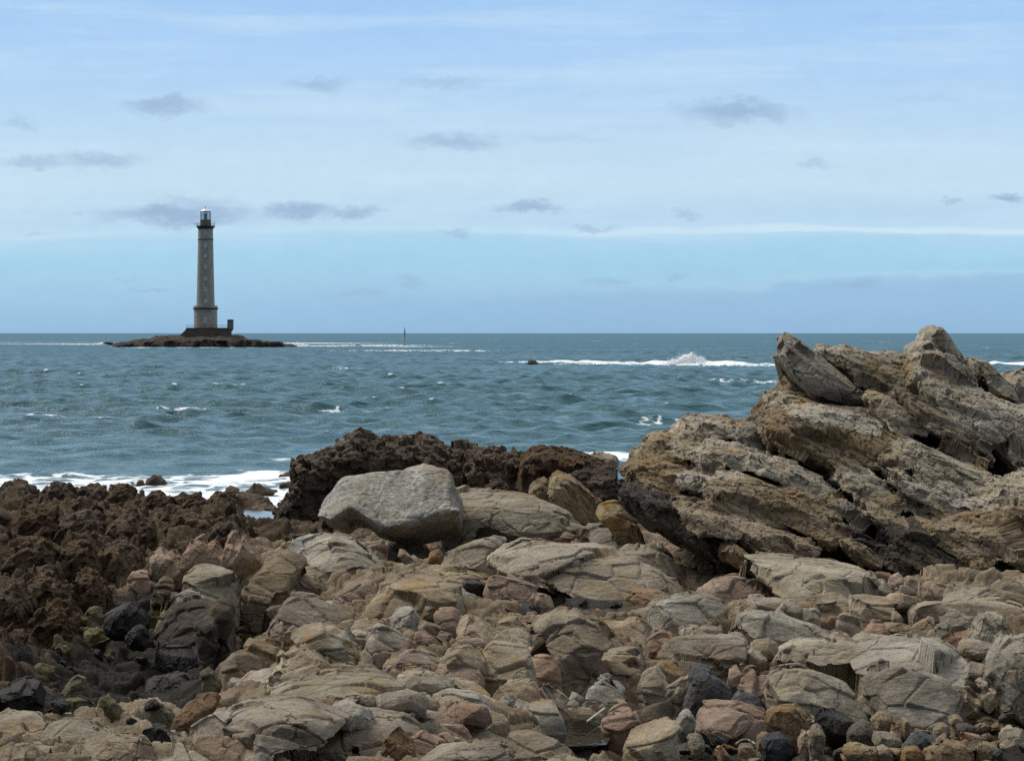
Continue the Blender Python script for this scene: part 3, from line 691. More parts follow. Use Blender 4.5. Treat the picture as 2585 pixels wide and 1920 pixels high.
def resample(poly, n):
    p = np.array(poly, float); q = np.vstack([p, p[:1]])
    seg = np.hypot(*np.diff(q, axis=0).T); s = np.concatenate([[0], np.cumsum(seg)])
    t = np.linspace(0, s[-1], n, endpoint=False)
    return np.stack([np.interp(t, s, q[:, 0]), np.interp(t, s, q[:, 1])], 1)
def loft(bm, poly, Yf, depth=None, crease=.5, front=.88, root=.3, n=24, rnd=None, over=.0, flatf=.35, back=.75, under=False, lean=.25, grow=1.0):
    """a closed body whose outline is the traced one: a blunt nose towards the viewer, a top that slopes back, a flank that goes under"""
    p = resample(poly, n)
    w0 = (p[:, 0].max() - p[:, 0].min()) / F * Yf; h0 = (p[:, 1].max() - p[:, 1].min()) / F * Yf
    d = depth if depth else max(.25, min(.75 * w0, 1.6 * h0 + .3))
    Ym = Yf + .30 * d
    x = (p[:, 0] - CX) / F * Ym; z = EYE - (p[:, 1] - HY) / F * Ym
    x = x.mean() + (x - x.mean()) * grow
    xc, zlo, zhi = x.mean(), z.min(), z.max(); h = zhi - zlo
    zc = zlo + crease * h
    rings = []
    def ring(dy, kx, kz, zz, jit):
        xs = xc + (x - xc) * kx
        if under: zs = zz + (z - zz) * kz
        else: zs = np.where(z > zz, zz + (z - zz) * kz, z)      # bedrock: the flank goes straight down into the ground
        low = np.clip(1 - (z - zlo) / (.3 * h + 1e-6), 0, 1)
        zs = zs - root * low * (1 if dy > -.4 else .6)
        ys = Ym + d * dy + rnd.normal(0, jit * d, n) + lean * (zs - zlo - .3 * h)
        return [bm.verts.new((xs[i], ys[i], zs[i])) for i in range(n)]
    rings.append(ring(-.46 - over, front, flatf, zc, .05))
    rings.append(ring(-.30 - over * .6, .5 + .5 * front, .5 + .5 * flatf, zc + .05 * h, .07))
    rings.append(ring(0, 1, 1, zc, .06))
    rings.append(ring(.40, .93, .92, zlo + (.5 if under else .3) * h, .05))
    rings.append(ring(.40 + back * .4, .6, .55, zlo + (.5 if under else .2) * h, .04))
    for a, b in zip(rings, rings[1:]):
        for i in range(n): bm.faces.new((a[i], a[(i + 1) % n], b[(i + 1) % n], b[i]))
    bm.faces.new(rings[0][::-1]); bm.faces.new(rings[-1])
    return max(w0, h0)

def facet(co, no, q, k, seed):
    F1, F2, ID, D = vor(q, seed, 3)
    u_, inv = np.unique(ID, return_inverse=True)
    c = np.maximum(np.bincount(inv), 1)[:, None]
    mp = np.stack([np.bincount(inv, co[:, i]) for i in range(3)], 1) / c
    mn = np.stack([np.bincount(inv, no[:, i]) for i in range(3)], 1) / c
    L = np.linalg.norm(mn, axis=1, keepdims=True); ok = np.clip((L - .35) / .3, 0, 1); mn = mn / np.maximum(L, 1e-6)
    d = ((co - mp[inv]) * mn[inv]).sum(1, keepdims=True)
    off = ((r01(mixh(u_, 5)) - .5))[:, None]
    return co - k * ok[inv] * d * mn[inv], F2 - F1, (off * mn)[inv], mn[inv]

def get_normals(me):
    n = np.empty(len(me.vertices) * 3, np.float32); me.vertex_normals.foreach_get('vector', n); return n.reshape(-1, 3).astype(float)
def remesh(bm, name, vox):
    bmesh.ops.triangulate(bm, faces=bm.faces[:])
    bmesh.ops.recalc_face_normals(bm, faces=bm.faces[:])
    me = bpy.data.meshes.new(name); bm.to_mesh(me); bm.free()
    o = bpy.data.objects.new('tmp', me); COL.objects.link(o)
    md = o.modifiers.new('r', 'REMESH'); md.mode = 'VOXEL'; md.voxel_size = vox; md.adaptivity = 0
    dg = bpy.context.evaluated_depsgraph_get()
    m2 = bpy.data.meshes.new_from_object(o.evaluated_get(dg), depsgraph=dg)
    bpy.data.objects.remove(o); bpy.data.meshes.remove(me)
    return m2
def get_co(me):
    co = np.empty(len(me.vertices) * 3, np.float32); me.vertices.foreach_get('co', co); return co.reshape(-1, 3).astype(float)
def set_co(me, c):
    me.vertices.foreach_set('co', np.ascontiguousarray(c, np.float32).ravel()); me.update()
    return get_normals(me)
def split_faces(co, mode, rs):
    """clean breaks: flat faces where the stone has split along a joint"""
    U = rs.uniform
    if mode == 'bed':
        pl = [((U(-.25, .2), U(-.45, .0), 1), U(.84, .92)), ((U(-.45, .45), -1, U(0, .35)), U(.82, .92)), ((U(-.6, .6), -1, U(-.1, .8)), U(.88, .95)), ((-1, U(-.7, .2), U(-.1, .4)), U(.88, .95)),
              ((1, U(-.7, .2), U(-.1, .4)), U(.88, .95)), ((U(-.5, .5), -.7, .7), U(.86, .94)), ((U(.3, 1), U(-.6, .2), U(.5, 1)), U(.9, .96)), ((U(-1, -.3), U(-.6, .2), U(.5, 1)), U(.9, .96))]
    else:
        pl = [(rs.normal(0, 1, 3), U(.80, .94)) for _ in range(12)]
    for nv, qf in pl:
        nv = np.array(nv, float); nv /= np.linalg.norm(nv)
        d = co @ nv; off = np.quantile(d, qf)
        co = co - np.clip(d - off, 0, None)[:, None] * nv * .93
    return co
def weather(m2, size, seed, rs, dip=None, rough=1.0, cells=(.62, .25), fk=(.88, .72), step=(.085, .05), crackd=.034, aniso=(1, 1, 1), stretch=(2.6, 1.2, .75)):
    def frame(p):
        if dip is None: return p / np.array(aniso)
        c, s = math.cos(dip), math.sin(dip)
        return np.stack([(p[:, 0] * c - p[:, 2] * s) / stretch[0], p[:, 1] / stretch[1], (p[:, 0] * s + p[:, 2] * c) / stretch[2]], 1)
    co = get_co(m2); no = get_normals(m2)
    sh = rs.uniform(0, 50, 3)
    for lv, (cell, k, stp) in enumerate(zip(cells, fk, step)):
        cs = cell * size
        q = frame(co) / cs + sh
        q = q + .06 * np.stack([fbm(q * 1.3 + 5 * i, 2, .5, 60 + i) for i in range(3)], 1)
        c2, e, off, mn = facet(co, no, q, k, seed * 7 + lv)
        co = c2 + off * stp * size * rough
        ck = np.clip(1 - e / .07, 0, 1)[:, None]
        co = co - no * ck * crackd * size * (1 if lv == 0 else .6)
        no = set_co(m2, co)
    qn = frame(co)
    f1 = fbm(qn / (.22 * size + .02) + sh, 5, .55, 91)
    f2 = fbm(qn / .11 + sh, 3, .6, 92)
    co = co + no * (f1 * .020 * size * rough + f2 * .012 * min(1, size * 2))[:, None]
    set_co(m2, co)
    m2.polygons.foreach_set('use_smooth', np.full(len(m2.polygons), True))
def carve(bm, name, size, vox, seed, cuts=None, **kw):
    m2 = remesh(bm, name, vox)
    rs = np.random.RandomState(seed)
    if cuts: set_co(m2, split_faces(get_co(m2), cuts, rs))
    weather(m2, size, seed, rs, **kw)
    m2.name = name
    return m2
from mathutils.kdtree import KDTree
def fused(root, items, size, vox, seed, **wk):
    """one connected mass of rock: every traced ledge is built, all are united into one skin, the skin is weathered as a whole,
    and each ledge gets its own stretch of that skin"""
    allbm = bmesh.new(); pts = []; own = []
    for k, it in enumerate(items):
        rnd = np.random.RandomState(seed * 100 + k)
        bm = bmesh.new(); loft(bm, it['pts'], it['Y'], rnd=rnd, **it.get('kw', {}))
        m = remesh(bm, 'tmp', max(.028, vox * 1.8))
        if it.get('cuts'): set_co(m, split_faces(get_co(m), it['cuts'], rnd))
        allbm.from_mesh(m)
        cc = get_co(m)[::2]; pts.append(cc); own += [k] * len(cc)
        bpy.data.meshes.remove(m)
    pts = np.concatenate(pts); kd = KDTree(len(pts))
    for i, p in enumerate(pts.tolist()): kd.insert(p, i)
    kd.balance()
    m2 = remesh(allbm, 'mass', vox)
    own_v = np.array([own[kd.find(p)[1]] for p in get_co(m2).tolist()])
    weather(m2, size, seed, np.random.RandomState(seed), **wk)
    co, nm = get_co(m2), get_normals(m2)
    nf = len(m2.polygons); lv = np.empty(len(m2.loops), np.int32); m2.loops.foreach_get('vertex_index', lv); quads = lv.reshape(-1, 4)
    fo = own_v[quads[:, 0]]
    rx, ry, rz = root.location
    for k, it in enumerate(items):
        fq = quads[fo == k]
        if len(fq) < 25: continue
        vi, inv = np.unique(fq, return_inverse=True)
        me = mesh_np(it['name'], co[vi] - np.array([rx, ry, rz]), inv.reshape(-1, 4))
        if len(me.vertices) == len(vi): me.normals_split_custom_set_from_vertices(nm[vi].tolist())
        o = link(it['name'], me, M[it['mat']], root)
        if it.get('label'): o['label'] = it['label']
    bpy.data.meshes.remove(m2)
def recentre(me):
    n = len(me.vertices); co = np.empty(n * 3, np.float32); me.vertices.foreach_get('co', co); co = co.reshape(-1, 3)
    c = np.array([co[:, 0].mean(), co[:, 1].mean(), co[:, 2].min()], np.float32)
    me.vertices.foreach_set('co', (co - c).ravel()); me.update()
    return tuple(float(v_) for v_ in c)
SEED = [100]
def rock(name, label, cat, mat, polys, Y=None, dY=0.0, parent=None, vox=1.0, group=None, **kw):
    """polys: one traced outline or several that are one rock"""
    SEED[0] += 1; seed = SEED[0]
    rnd = np.random.RandomState(seed)
    ck = {k: kw.pop(k) for k in ('dip', 'rough', 'cells', 'fk', 'step', 'crackd', 'aniso', 'stretch', 'cuts') if k in kw}
    if isinstance(polys[0][0], (int, float)): polys = [polys]
    bm = bmesh.new(); size = 0
    allp = [q for pl in polys for q in pl]
    if Y is None:
        sx, sy = max(allp, key=lambda q: q[1]); Y = foot(sx, min(sy, 1935)) + dY
    for pl in polys:
        size = max(size, loft(bm, pl, Y, rnd=rnd, **kw))
    size = min(size, 1.65)
    me = carve(bm, name, size * .9, max(.014, Y / 2000 * 1.15 * vox), seed, **ck)
    loc = recentre(me)
    if parent is not None: loc = tuple(a - b for a, b in zip(loc, parent.location))
    o = link(name, me, M[mat], parent, loc)
    if parent is None: tag(o, label, cat, group)
    elif label: o['label'] = label
    return o
# ------------------------------------------------------------------ lighthouse islet, quay, beacon, far rocks
ISY = 762.0
rock('rock_islet', 'dark low rock islet under the lighthouse with white surf at both ends', 'islet', 'islet',
     [T('L', [(130, 1400), (165, 1365), (185, 1352), (230, 1342), (285, 1350), (310, 1325), (400, 1318), (460, 1322), (510, 1300), (560, 1284), (600, 1290), (650, 1282), (730, 1288), (790, 1280), (900, 1292), (1000, 1285), (1100, 1290), (1240, 1280), (1300, 1282), (1318, 1300), (1345, 1320), (1420, 1330), (1480, 1345), (1550, 1350), (1700, 1365), (1735, 1370), (1800, 1370), (1885, 1382), (1860, 1398), (1000, 1408), (500, 1408)])],
     Y=ISY, depth=45, n=130, vox=.75, crease=.2, flatf=.5, front=.9, root=2.0, cells=(2.2, .7), step=(.3, .18), crackd=.06, rough=1.0)
rock('quay_wall', 'dark flat topped landing quay beside the lighthouse islet', 'quay', 'islet',
     [T('L', [(1325, 1320), (1500, 1321), (1528, 1338), (1700, 1340), (1722, 1352), (1735, 1366), (1735, 1396), (1325, 1396)])], Y=ISY - 6, depth=14, n=80, vox=.75, crease=.3, flatf=.95, front=.99, root=2.0, cells=(1.2, .5), fk=(.6, .3), step=(.02, .01), crackd=.02, rough=.3)
def far_rock(label, pts, Y, **kw):
    kw.setdefault('depth', 3.0)
    return rock('sea_rock', label, 'rock', 'islet', T('S', [(x * 1.1623, y * 1.1623) for x, y in pts]), Y=Y, root=.8, vox=.6, group='rocks awash offshore', **kw)
far_rock('small dark hump of rock at the start of the long white breaker', [(1145, 789), (1148, 783.5), (1153, 781), (1159, 782), (1165, 785.5), (1172, 789), (1160, 790)], 335)
far_rock('tiny dark rock awash in the foam beside the beacon pole', [(923, 762), (926, 758.5), (934, 758), (939, 761), (934, 763)], 610)
far_rock('tiny rock awash in surf between the islet and the beacon pole', [(769, 751), (774, 748.5), (783, 749), (787, 751.5)], 860, depth=5)
far_rock('tiny dark rock awash just in front of the pole', [(836, 764), (842, 762.5), (850, 763), (853, 765)], 570)
far_rock('small dark rock off the seaward end of the lighthouse islet', [(222, 745), (228, 742.3), (236, 742), (243, 744), (250, 746)], 900, depth=5)
BY = 872.0; BX = (879 - 1112) * K * BY
bc = empty('beacon_pole', (BX, BY, 0)); tag(bc, 'thin black and yellow beacon pole standing in the sea near the horizon', 'beacon')
hm = lambda dy: EYE - (dy - 723.2) * K * BY
lathe('lower_pole', [(.24, -1), (.24, hm(747)), (.21, hm(747)), (.20, hm(731.6))], plain('beacon_yellow', (.42, .27, .10), .6, .4, 2), bc, 12)
lathe('upper_pole', [(.22, hm(731.6)), (.22, hm(716))], plain('beacon_black', (.006, .008, .012), .5), bc, 12)
lathe('pole_foot', [(.55, -1), (.5, hm(749)), (.24, hm(748.5))], M['islet'], bc, 10)
lathe('topmark', [(.05, hm(716)), (.05, hm(714.8)), (.24, hm(714.6)), (.05, hm(712.9)), (.2, hm(712.8)), (.04, hm(711))], plain('topmark_black', (.006, .008, .012), .5), bc, 12)

# ------------------------------------------------------------------ rocks in the surf of the near shore
def surf_rock(label, pts, Y, **kw):
    q = T('C', pts); q = q if not isinstance(q[0], list) else [t for s in q for t in s]
    Y = EYE * F / (max(t[1] for t in q) - HY)
    return rock('surf_rock', label, 'rock', 'ridge', T('C', pts), Y=Y, under=True, lean=.1, root=.5, group='rocks in the white surf', cells=(.4, .16), step=(.1, .06), **kw)
surf_rock('dark rounded rock alone in the white surf', [(632, 450), (640, 425), (660, 415), (682, 411), (708, 428), (722, 436), (735, 448), (690, 452)], 65.5)
surf_rock('small dark lump of rock beside the rounded surf rock', [(590, 453), (598, 436), (610, 429), (622, 436), (632, 452)], 65)
surf_rock('tiny dark rock outermost of the lumps in the surf', [(563, 446), (570, 438), (580, 440), (586, 447)], 65.6)
surf_rock('low dark rock in the foam near the ridge', [(980, 482), (985, 460), (1000, 458), (1020, 466), (1045, 474), (1040, 484)], 64)
surf_rock('flat rock with an upright knob standing in the foam', [[(1065, 480), (1075, 472), (1100, 473), (1180, 474), (1215, 482), (1160, 500), (1100, 502)], [(1095, 480), (1097, 450), (1110, 443), (1128, 452), (1142, 466), (1150, 482)]], 62.5)
surf_rock('long dark wedge of rock sloping into the foam above the tide pool', [(1000, 510), (1003, 480), (1020, 478), (1080, 496), (1110, 502), (1150, 505), (1180, 520), (1190, 533), (1130, 545), (1040, 530)], 59.5)
surf_rock('dark rock pressed against the seaward foot of the ridge', [(1206, 425), (1215, 408), (1232, 404), (1245, 395), (1270, 396), (1275, 425)], 67)
surf_rock('low rock under the ridge with foam before it', [(1208, 464), (1220, 448), (1240, 442), (1270, 442), (1270, 466)], 63.5)
rock('surf_rock', 'grey wave washed rock in the gap between ridge and outcrop', 'rock', 'grey', T('B', [(1345, 350), (1360, 325), (1385, 312), (1420, 318), (1460, 316), (1480, 335), (1485, 352), (1420, 360)]), Y=62, root=.5, group='rocks in the white surf')
rock('surf_rock', 'low dark rim of rock between the tide pool and the surf', 'rock', 'ridge', T('C', [(985, 562), (1010, 545), (1050, 538), (1110, 546), (1150, 540), (1190, 548), (1235, 552), (1240, 566), (1150, 560), (1060, 564)]), Y=58.6, root=.4, group='rocks in the white surf', depth=1.0)
# tide pool that mirrors the sky
def pool(name, label, pts, z, tint, rough=.03):
    V = []
    for x, y in pts:
        Y = (EYE - z) * F / (y - HY); V.append(((x - CX) / F * Y, Y, z))
    bm = bmesh.new(); bm.faces.new([bm.verts.new(p) for p in V])
    m = bpy.data.materials.new(name + '_water'); m.use_nodes = True
    N = NT(m.node_tree); bs = N.n['Principled BSDF']; bs.inputs['Base Color'].default_value = (*tint, 1); bs.inputs['Roughness'].default_value = rough; bs.inputs['IOR'].default_value = 1.33
    geo = N.node('ShaderNodeNewGeometry'); bp = N.node('ShaderNodeBump'); bp.inputs['Strength'].default_value = .25; bp.inputs['Distance'].default_value = .02
    N.l.new(N.noise(geo.outputs['Position'], 5, 3), bp.inputs['Height']); N.l.new(bp.outputs[0], bs.inputs['Normal'])
    o = bm_obj(name, bm, m); o.data.update()
    if o.data.polygons[0].normal.z < 0: o.data.flip_normals()
    tag(o, label, 'water', kind='structure')
pool('tide_pool', 'still tide pool mirroring the sky among the brown rocks', T('C', [(1052, 566), (1090, 562), (1150, 566), (1195, 570), (1216, 584), (1200, 600), (1150, 607), (1095, 602), (1062, 585)]), .30, (.02, .04, .05))
pool('rock_pool', 'dark shaded pool under the ledge in the middle of the shore', T('B', [(900, 930), (1100, 960), (1560, 950), (1600, 985), (1560, 1035), (1300, 1050), (1000, 1050)]), .77, (.012, .011, .008))
pool('rock_pool', 'small dark pool with a bright reflection beside the reddish hump', T('B', [(1160, 1430), (1330, 1420), (1460, 1530), (1430, 1580), (1250, 1590), (1160, 1520)]), .58, (.012, .010, .007))
pool('beach_water', 'shallow dark water lying between the cobbles', T('D', [(250, 1290), (1300, 1270), (2250, 1280), (2280, 1300), (2280, 1640), (300, 1640)]), .19, (.010, .009, .006), .12)

# ------------------------------------------------------------------ the tall layered outcrop
oc = empty('rock_outcrop', (6.5, 40, .6)); tag(oc, 'tall layered rock outcrop of tilted slabs rising above the horizon', 'outcrop')
def OY(sy): return 38.2 + (1450 - sy) / 640 * 5.6
OUT = []
def slab(name, mat, pts, dy=0.0, label=None, crop='A', **kw):
    p = T(crop, pts); c = sum(q[1] for q in p) / len(p); lo = max(q[1] for q in p)
    keep = {k: kw[k] for k in ('root', 'depth', 'flatf', 'front', 'lean', 'under', 'grow', 'n') if k in kw}
    keep.setdefault('root', .05); keep.setdefault('depth', 2.0); keep.setdefault('flatf', .84); keep.setdefault('front', .93); keep.setdefault('lean', .7); keep.setdefault('under', True); keep.setdefault('grow', 1.04)
    if name in ('beak_slab', 'pinnacle', 'pinnacle_shoulder', 'tooth'):
        keep['lean'] = .3; keep['grow'] = 1.0
        rock(name, label, None, mat, p, Y=OY(.5 * c + .5 * lo) + dy - .3, parent=oc, vox=.8, dip=DIP if name in ('beak_slab', 'tooth') else math.radians(65), cells=(.6, .24, .1), fk=(.8, .6, .4), step=(.05, .035, .018), crackd=.03, rough=.7, **keep)
        return
    OUT.append(dict(name=name, mat=mat, pts=p, Y=OY(.5 * c + .5 * lo) + dy - .3, label=label, kw=keep))
slab('core', 'strata_rust', [(40, 900), (110, 800), (280, 730), (420, 660), (620, 670), (740, 665), (810, 600), (880, 500), (985, 460), (1010, 330), (1100, 270), (1300, 280), (1500, 300), (1650, 280), (1850, 300), (1900, 420), (1960, 500), (2100, 520), (2300, 560), (2500, 700), (2500, 1400), (2300, 1640), (1700, 1510), (900, 1420), (470, 1390), (200, 1240), (60, 1050)], 1.5, depth=3.0, n=120, rough=.8, cells=(.35, .12, .06), vox=1.4, flatf=.9, front=.95, lean=1.05)
slab('beak_slab', 'strata', [(848, 150), (880, 136), (905, 130), (935, 138), (960, 160), (1010, 195), (1040, 225), (1060, 265), (1085, 292), (1115, 305), (1160, 342), (1210, 405), (1260, 455), (1300, 485), (1304, 550), (1230, 545), (1165, 520), (1090, 505), (1000, 470), (955, 445), (920, 412), (885, 362), (855, 300), (834, 252), (858, 236), (862, 200)], -.3, 'upper beak shaped slab spotted with ochre lichen', n=70, vox=.8, grow=1.0, step=(.045, .03, .015), lean=.35)
slab('hump', 'strata', [(1050, 215), (1068, 192), (1100, 188), (1150, 205), (1172, 240), (1190, 300), (1230, 370), (1290, 460), (1250, 460), (1160, 340), (1090, 290), (1062, 260)], .5, vox=.9, grow=1.0, step=(.045, .03, .015), lean=.35)
slab('ridge_slab', 'strata', [(1165, 230), (1190, 215), (1240, 213), (1300, 218), (1350, 240), (1400, 275), (1440, 300), (1500, 330), (1550, 400), (1580, 480), (1500, 490), (1400, 490), (1310, 480), (1240, 420), (1190, 330)], .3, n=60)
slab('ledge_block', 'strata', [(1418, 275), (1440, 250), (1480, 232), (1520, 226), (1570, 248), (1598, 290), (1610, 370), (1540, 350), (1440, 310)], .4)
slab('pinnacle', 'strata', [(1670, 180), (1674, 130), (1690, 100), (1720, 91), (1752, 103), (1775, 150), (1795, 200), (1820, 238), (1848, 285), (1780, 290), (1690, 280), (1672, 230)], .5, 'rounded finger of rock standing above the horizon', dip=None, vox=.7, rough=.6, grow=1.0, step=(.045, .03, .015), lean=.35)
slab('pinnacle_shoulder', 'strata', [(1597, 260), (1600, 212), (1630, 185), (1665, 168), (1690, 190), (1700, 250), (1690, 280), (1610, 280)], .3, dip=None, vox=.8, grow=1.0, step=(.045, .03, .015), lean=.35)
slab('crown_mass', 'strata', [(1592, 270), (1600, 246), (1650, 235), (1720, 252), (1800, 258), (1852, 270), (1880, 310), (1905, 370), (1925, 420), (1935, 500), (1930, 600), (1830, 600), (1720, 480), (1640, 380), (1600, 330)], -.1, n=60, grow=1.0, step=(.045, .03, .015), lean=.35)
slab('crown_front', 'strata', [(1600, 340), (1640, 330), (1720, 400), (1800, 400), (1890, 480), (1930, 560), (1900, 700), (1860, 760), (1780, 690), (1690, 540), (1640, 440)], -.35)
slab('tooth', 'strata', [(1928, 290), (1932, 268), (1945, 259), (1965, 270), (1990, 292), (2040, 345), (2090, 400), (2130, 445), (2155, 530), (2060, 500), (1985, 460), (1945, 390)], -.1, 'leaning tooth shaped slab behind the block', vox=.8, grow=1.0, step=(.045, .03, .015), lean=.35)
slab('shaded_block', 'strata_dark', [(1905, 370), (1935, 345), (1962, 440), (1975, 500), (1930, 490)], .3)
slab('edge_block', 'strata', [(2105, 440), (2125, 410), (2150, 375), (2170, 380), (2260, 350), (2420, 400), (2500, 560), (2480, 700), (2200, 660), (2130, 580)], .2, n=50)
slab('square_block', 'strata', [(1892, 545), (1925, 462), (1990, 465), (2060, 487), (2120, 550), (2145, 640), (2080, 720), (1970, 770), (1910, 720)], -.5, dip=None)
slab('side_block', 'strata', [(2110, 620), (2180, 570), (2320, 560), (2500, 640), (2500, 960), (2160, 960), (2080, 800)], -.2, n=50)
slab('lower_beak', 'strata', [(738, 495), (748, 475), (768, 446), (800, 448), (840, 456), (900, 470), (960, 468), (1040, 500), (1170, 530), (1290, 560), (1400, 610), (1396, 690), (1300, 700), (1100, 640), (900, 575), (810, 550), (785, 572), (765, 545)], -.1, 'lower beak shaped slab jutting over the sea', n=60, vox=.85, grow=1.0, step=(.045, .03, .015), lean=.35)
slab('front_face', 'strata_rust', [(766, 620), (775, 580), (800, 545), (850, 535), (960, 560), (1100, 590), (1200, 640), (1400, 720), (1450, 800), (1445, 900), (1250, 900), (1140, 935), (1000, 860), (900, 805), (800, 770), (775, 700)], -.35, 'rust stained block under the lower beak', n=60)
slab('face_top', 'strata', [(860, 560), (1000, 520), (1080, 510), (1190, 560), (1390, 640), (1400, 720), (1280, 700), (1100, 640), (950, 640)], -.75)
slab('centre_slab', 'strata', [(1303, 500), (1330, 482), (1385, 476), (1465, 492), (1560, 600), (1660, 720), (1560, 705), (1430, 730), (1395, 650), (1345, 570)], -.4)
slab('tilted_strip', 'strata_rust', [(1540, 440), (1600, 440), (1700, 560), (1800, 680), (1985, 875), (1880, 830), (1740, 745), (1620, 650), (1560, 530)], -.5)
slab('thin_strip', 'strata', [(1640, 400), (1700, 450), (1860, 620), (1960, 740), (2000, 870), (1900, 800), (1760, 640), (1660, 500)], -.15)
slab('pale_mass', 'strata', [(1445, 900), (1470, 800), (1520, 745), (1600, 718), (1700, 780), (1850, 830), (1980, 880), (2085, 1000), (1935, 1045), (1750, 1010), (1600, 955)], -.6, n=60)
slab('mid_slab', 'strata', [(1130, 960), (1150, 910), (1200, 890), (1310, 910), (1440, 1000), (1600, 1090), (1710, 1130), (1560, 1160), (1450, 1120), (1290, 1050), (1200, 1010)], -.4, n=50)
slab('upper_strip', 'strata', [(1440, 880), (1560, 950), (1760, 1010), (1940, 1060), (1920, 1150), (1760, 1130), (1620, 1080), (1480, 990)], -.75)
slab('overhanging_slab', 'strata_rust', [(1278, 1060), (1310, 1043), (1360, 1047), (1430, 1090), (1510, 1160), (1530, 1220), (1485, 1265), (1400, 1225), (1310, 1140)], -.9, 'pale nosed slab hanging over the dark cleft', vox=.85)
slab('long_slab', 'strata', [(360, 830), (390, 780), (430, 752), (500, 750), (600, 780), (680, 772), (720, 800), (800, 840), (950, 900), (1100, 980), (1200, 1080), (1290, 1150), (1280, 1270), (1200, 1200), (1080, 1090), (900, 1000), (700, 910), (560, 900), (430, 880)], -.15, 'long pale slab dipping from the sea side to the dark cleft', n=80)
slab('ochre_slab', 'strata_rust', [(405, 1000), (430, 965), (480, 950), (560, 955), (700, 950), (850, 1010), (950, 1015), (1060, 1060), (1180, 1160), (1190, 1270), (1110, 1340), (1000, 1270), (900, 1220), (700, 1190), (560, 1165), (440, 1085)], -.55, 'broad ochre stained slab under the long pale slab', n=70)
slab('lower_slab', 'strata_rust', [(268, 1110), (300, 1080), (345, 1078), (440, 1100), (560, 1170), (720, 1200), (880, 1260), (1000, 1300), (1080, 1350), (960, 1430), (880, 1425), (740, 1415), (620, 1300), (480, 1262), (330, 1215)], -.75, n=60)
slab('shore_block', 'strata_rust', [(-10, 900), (10, 870), (60, 838), (150, 845), (260, 875), (320, 880), (420, 925), (400, 1015), (290, 1010), (240, 1080), (150, 1060), (60, 980)], -.2, n=50)
slab('pale_cap', 'strata', [(250, 900), (300, 878), (340, 880), (440, 920), (560, 930), (640, 920), (620, 965), (470, 965), (400, 1020), (260, 1005)], -.6)
slab('rust_block', 'strata_rust', [(350, 870), (420, 850), (520, 880), (520, 920), (420, 920), (360, 900)], -.35)
slab('rubble_block', 'ochre', [(90, 760), (95, 715), (130, 694), (180, 692), (240, 700), (260, 760), (230, 820), (150, 815)], .5, dip=None, root=.1)
slab('rubble_block', 'strata', [(265, 700), (290, 640), (312, 600), (330, 606), (360, 660), (400, 700), (380, 760), (300, 760)], .6, dip=None)
slab('rubble_block', 'strata', [(335, 660), (350, 620), (440, 600), (540, 604), (600, 620), (640, 660), (560, 720), (430, 740)], .5, n=50)
slab('rubble_block', 'strata_rust', [(520, 640), (540, 610), (600, 612), (650, 650), (620, 700), (540, 690)], .9)
slab('rubble_block', 'grey', [(570, 720), (590, 670), (640, 645), (720, 650), (760, 700), (800, 790), (740, 800), (640, 775)], .3, dip=None)
slab('rubble_block', 'strata_dark', [(700, 640), (730, 610), (770, 612), (780, 660), (740, 680)], .6, dip=None)
slab('rubble_block', 'strata_rust', [(60, 830), (80, 790), (150, 780), (270, 790), (380, 760), (480, 750), (420, 830), (250, 850)], .15)
slab('rubble_block', 'grey', [(230, 790), (250, 740), (310, 725), (370, 745), (370, 810), (290, 825)], .1, dip=None)
slab('rubble_block', 'ochre', [(1150, 970), (1165, 920), (1205, 900), (1230, 960), (1220, 1000)], -.8, dip=None)
slab('rubble_block', 'ochre', [(1225, 1020), (1235, 995), (1290, 1000), (1340, 1030), (1290, 1050), (1240, 1045)], -.9, dip=None)
slab('fluted_block', 'strata_rust', [(1640, 1230), (1632, 1205), (1650, 1190), (1760, 1180), (1780, 1160), (1830, 1155), (1960, 1150), (2080, 1110), (2180, 1080), (2400, 1060), (2500, 1200), (2480, 1440), (2000, 1400), (1890, 1440), (1760, 1350), (1690, 1290)], -1.0, 'orange stained broken block low on the outcrop', n=70, dip=math.radians(60))
slab('pale_block', 'strata', [(1925, 1060), (1960, 1010), (2050, 970), (2150, 960), (2300, 950), (2500, 980), (2500, 1120), (2100, 1120), (1960, 1150), (1930, 1110)], -1.0)
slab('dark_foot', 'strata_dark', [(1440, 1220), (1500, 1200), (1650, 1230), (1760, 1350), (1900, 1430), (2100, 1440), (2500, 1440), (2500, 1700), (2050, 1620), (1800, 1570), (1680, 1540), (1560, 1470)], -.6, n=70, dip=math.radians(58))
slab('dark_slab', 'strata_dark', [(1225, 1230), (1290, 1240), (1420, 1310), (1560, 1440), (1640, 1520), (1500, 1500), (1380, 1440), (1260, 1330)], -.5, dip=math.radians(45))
slab('leaning_stone', 'ochre', [(1212, 1310), (1235, 1288), (1270, 1295), (1340, 1350), (1400, 1420), (1330, 1430), (1260, 1390)], -1.3, dip=None)
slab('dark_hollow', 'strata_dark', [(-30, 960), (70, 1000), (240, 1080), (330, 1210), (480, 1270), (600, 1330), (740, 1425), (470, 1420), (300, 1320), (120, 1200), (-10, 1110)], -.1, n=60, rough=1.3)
slab('mound_stone', 'strata_rust', [(530, 1340), (545, 1315), (590, 1310), (640, 1340), (720, 1420), (620, 1430), (545, 1400)], -1.1, dip=None)

fused(oc, OUT, 1.5, .0265, 501, dip=DIP, cells=(.5, .2, .085), fk=(.85, .75, .5), step=(.11, .06, .026), crackd=.042)

